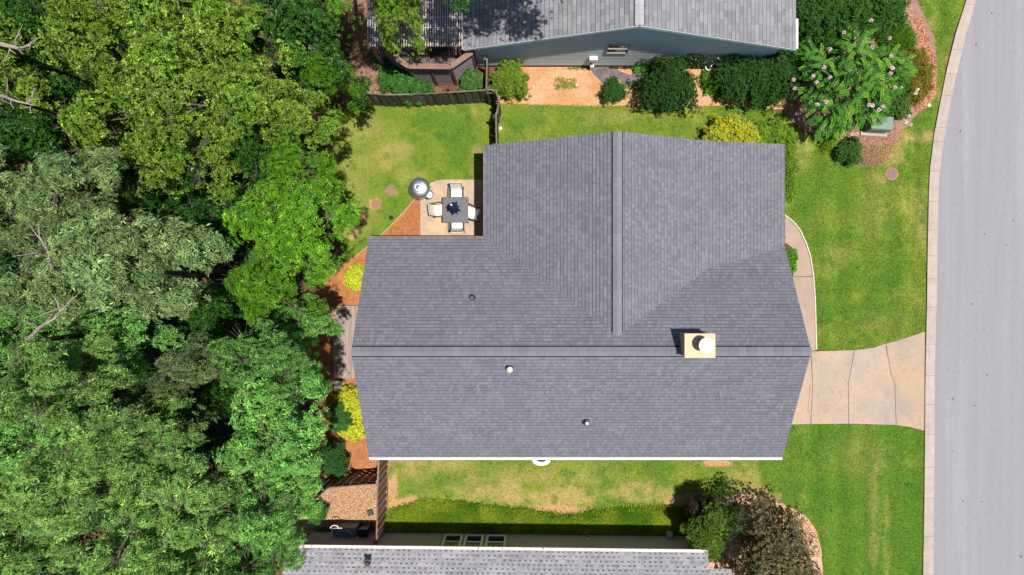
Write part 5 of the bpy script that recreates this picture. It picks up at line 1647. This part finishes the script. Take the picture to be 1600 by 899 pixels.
# ------------------------------------------------------------------ flowering tree with long pinnate sprays
def crape():
    rng = np.random.default_rng(77)
    c = P(1335, 120, 2.2)
    root = thing('crape_myrtle', (c.x, c.y, 0), 'spreading flowering tree with fernlike sprays and pink blossoms beside the pale roof', 'tree')
    B = []; Dl = []; Nl = []; Ll = []; Wl = []; Cl = []
    stems = MB(); ends = []
    cols = np.array(((.07, .25, .02), (.12, .34, .028), (.19, .40, .03), (.05, .17, .018)))
    NS = 820
    for i in range(NS):
        a = i * 2.39996 + rng.normal(0, .3); rr = math.sqrt((i + 1) / NS)
        R = 3.0 * (1 + .14 * math.sin(3 * a + 1) + .08 * math.sin(5 * a))
        base = Vector((c.x + math.cos(a) * rr * R * .62, c.y + math.sin(a) * rr * R * .62, 3.4 - 1.3 * rr ** 2 - .9 * abs(math.sin(2.5 * a + 3 * rr)) + rng.uniform(-.5, .15)))
        ln = rng.uniform(.35, .7)
        a_ = a + (rng.uniform(-3.1, 3.1) if rr < .6 else rng.normal(0, .8))
        d = Vector((math.cos(a_), math.sin(a_), rng.uniform(.2, .8)))
        tone = cols[rng.integers(0, 4)] * rng.uniform(.8, 1.2)
        prev = base; pts = [base]
        nseg = 11
        for k in range(nseg):
            t = k / nseg
            d2 = (d + Vector((0, 0, -.85 * t))).normalized()
            q = prev + d2 * ln / nseg
            side = Vector((0, 0, 1)).cross(d2).normalized()
            for sg in (-1, 1):
                dl = side * sg * .95 + d2 * .45 + Vector((0, 0, rng.uniform(-.1, .25)))
                B.append(q); Dl.append(dl); Nl.append((rng.normal(0, .2), rng.normal(0, .2), 1)); s_ = (1 - .45 * abs(t - .45)) * rng.uniform(.85, 1.15)
                Ll.append(.10 * s_); Wl.append(.052 * s_); Cl.append(tone * rng.uniform(.8, 1.25))
            prev = q
            if k % 4 == 3: pts.append(q.copy())
        stems.tube(pts, [.012, .009, .007, .004][:len(pts)] if len(pts) <= 4 else .008, 4, cap=False)
        ends.append(prev.copy())
    off = np.array(world_off(root))
    me = leaf_mesh('foliage', np.array([tuple(b) for b in B]) + off, np.array([tuple(b) for b in Dl]), np.array(Nl), np.array(Ll), np.array(Wl), np.array(Cl), M['leaf'])
    link_mesh('foliage', me, root)
    t = MB()
    for k in range(7):
        a = k * .9
        t.tube([(c.x, c.y, -.05), (c.x + .25 * math.cos(a), c.y + .25 * math.sin(a), 1.0), (c.x + 1.1 * math.cos(a), c.y + 1.1 * math.sin(a), 2.4)], [.08, .05, .02], 7)
    t.build('trunk', M['bark_pale'], root)
    stems.build('stem', M['bark'], root)
    fl = [(1319, 51), (1361, 32), (1337, 61), (1363, 74), (1296, 77), (1350, 88), (1392, 88), (1288, 105), (1271, 119), (1276, 129), (1297, 121), (1394, 106), (1392, 115), (1240, 125), (1277, 163), (1291, 159), (1358, 164), (1363, 165), (1380, 166),
          (1373, 172), (1331, 210), (1339, 210), (1366, 187), (1420, 182), (1423, 195), (1415, 191), (1433, 140), (1431, 146), (1405, 100), (1406, 110), (1311, 10), (1242, 138), (1408, 138), (1398, 137), (1390, 60)]
    for k, (px, py) in enumerate(fl):
        z = 2.9 if (1255 < px < 1400 and py < 180) else 1.9 if px < 1400 else 1.25
        p = P(px, py, z) ; n = 60
        big = rng.uniform(.7, 1.15)
        d = rng.normal(0, 1, (n, 3)); d /= np.linalg.norm(d, axis=1)[:, None]
        pc = np.array(p) + d * .05 * big * np.array((1.2, 1.0, .8))
        white = px > 1400 or k in (14, 26, 30)
        col = np.array((.80, .76, .72) if white else (.86, .60, .74)) * rng.uniform(.8, 1.15, n)[:, None]
        me = leaf_mesh('blossom', pc + off - d * .03, rng.normal(0, 1, (n, 3)), rng.normal(0, 1, (n, 3)), np.full(n, .08), np.full(n, .07), col, M['pink'])
        o = link_mesh('blossom', me, root)
        if white: o['label'] = 'white blossom cluster'
    return root


crape()

# ivy on the blue wall
rng = np.random.default_rng(5)
n = 5200
X = rng.uniform(3.6, 10.2, n); Z = rng.uniform(.05, 2.2, n)
cover = fbm(X, Z, .9, 8) * 1.0
keep = (Z < .25 + 1.5 * np.clip((cover - .38) * 3.2, 0, 1) * sm(4.2, 6.0, X)) | ((np.abs(Z - 1.55) < .05) & (X > 7.0) & (X < 9.6)) | ((np.abs(Z - 1.1) < .07) & (X > 4.8) & (X < 9.4))
X = X[keep]; Z = Z[keep]; n = len(X)
me = leaf_mesh('ivy', np.c_[X, np.full(n, ny - .04) - rng.uniform(0, .05, n), Z], np.c_[rng.normal(0, 1, n), np.full(n, -.25), rng.normal(-.5, .6, n)], np.tile((0, -1., .3), (n, 1)),
               rng.uniform(.08, .13, n), rng.uniform(.07, .12, n), np.array((.03, .085, .02)) * rng.uniform(.6, 1.5, n)[:, None], M['leaf'])
tag(link_mesh('ivy', me), 'dark green ivy creeping up the blue grey wall behind the holly bush', 'ivy', kind='stuff')

# weeds on clay and dead leaves along the gutter corner
tufts('weeds', [(poly([(868, 122), (898, 124), (905, 138), (866, 140)]), .5), (poly([(980, 128), (1010, 134), (1005, 142), (975, 138)]), .5), (poly([(900, 103), (925, 103), (925, 108), (885, 108)]), .3)], 420,
      'sparse green weeds sprouting on the bare clay strip', lambda x, y: np.tile((.2, .27, .05), (len(x), 1)), size=.07, cat='weeds')
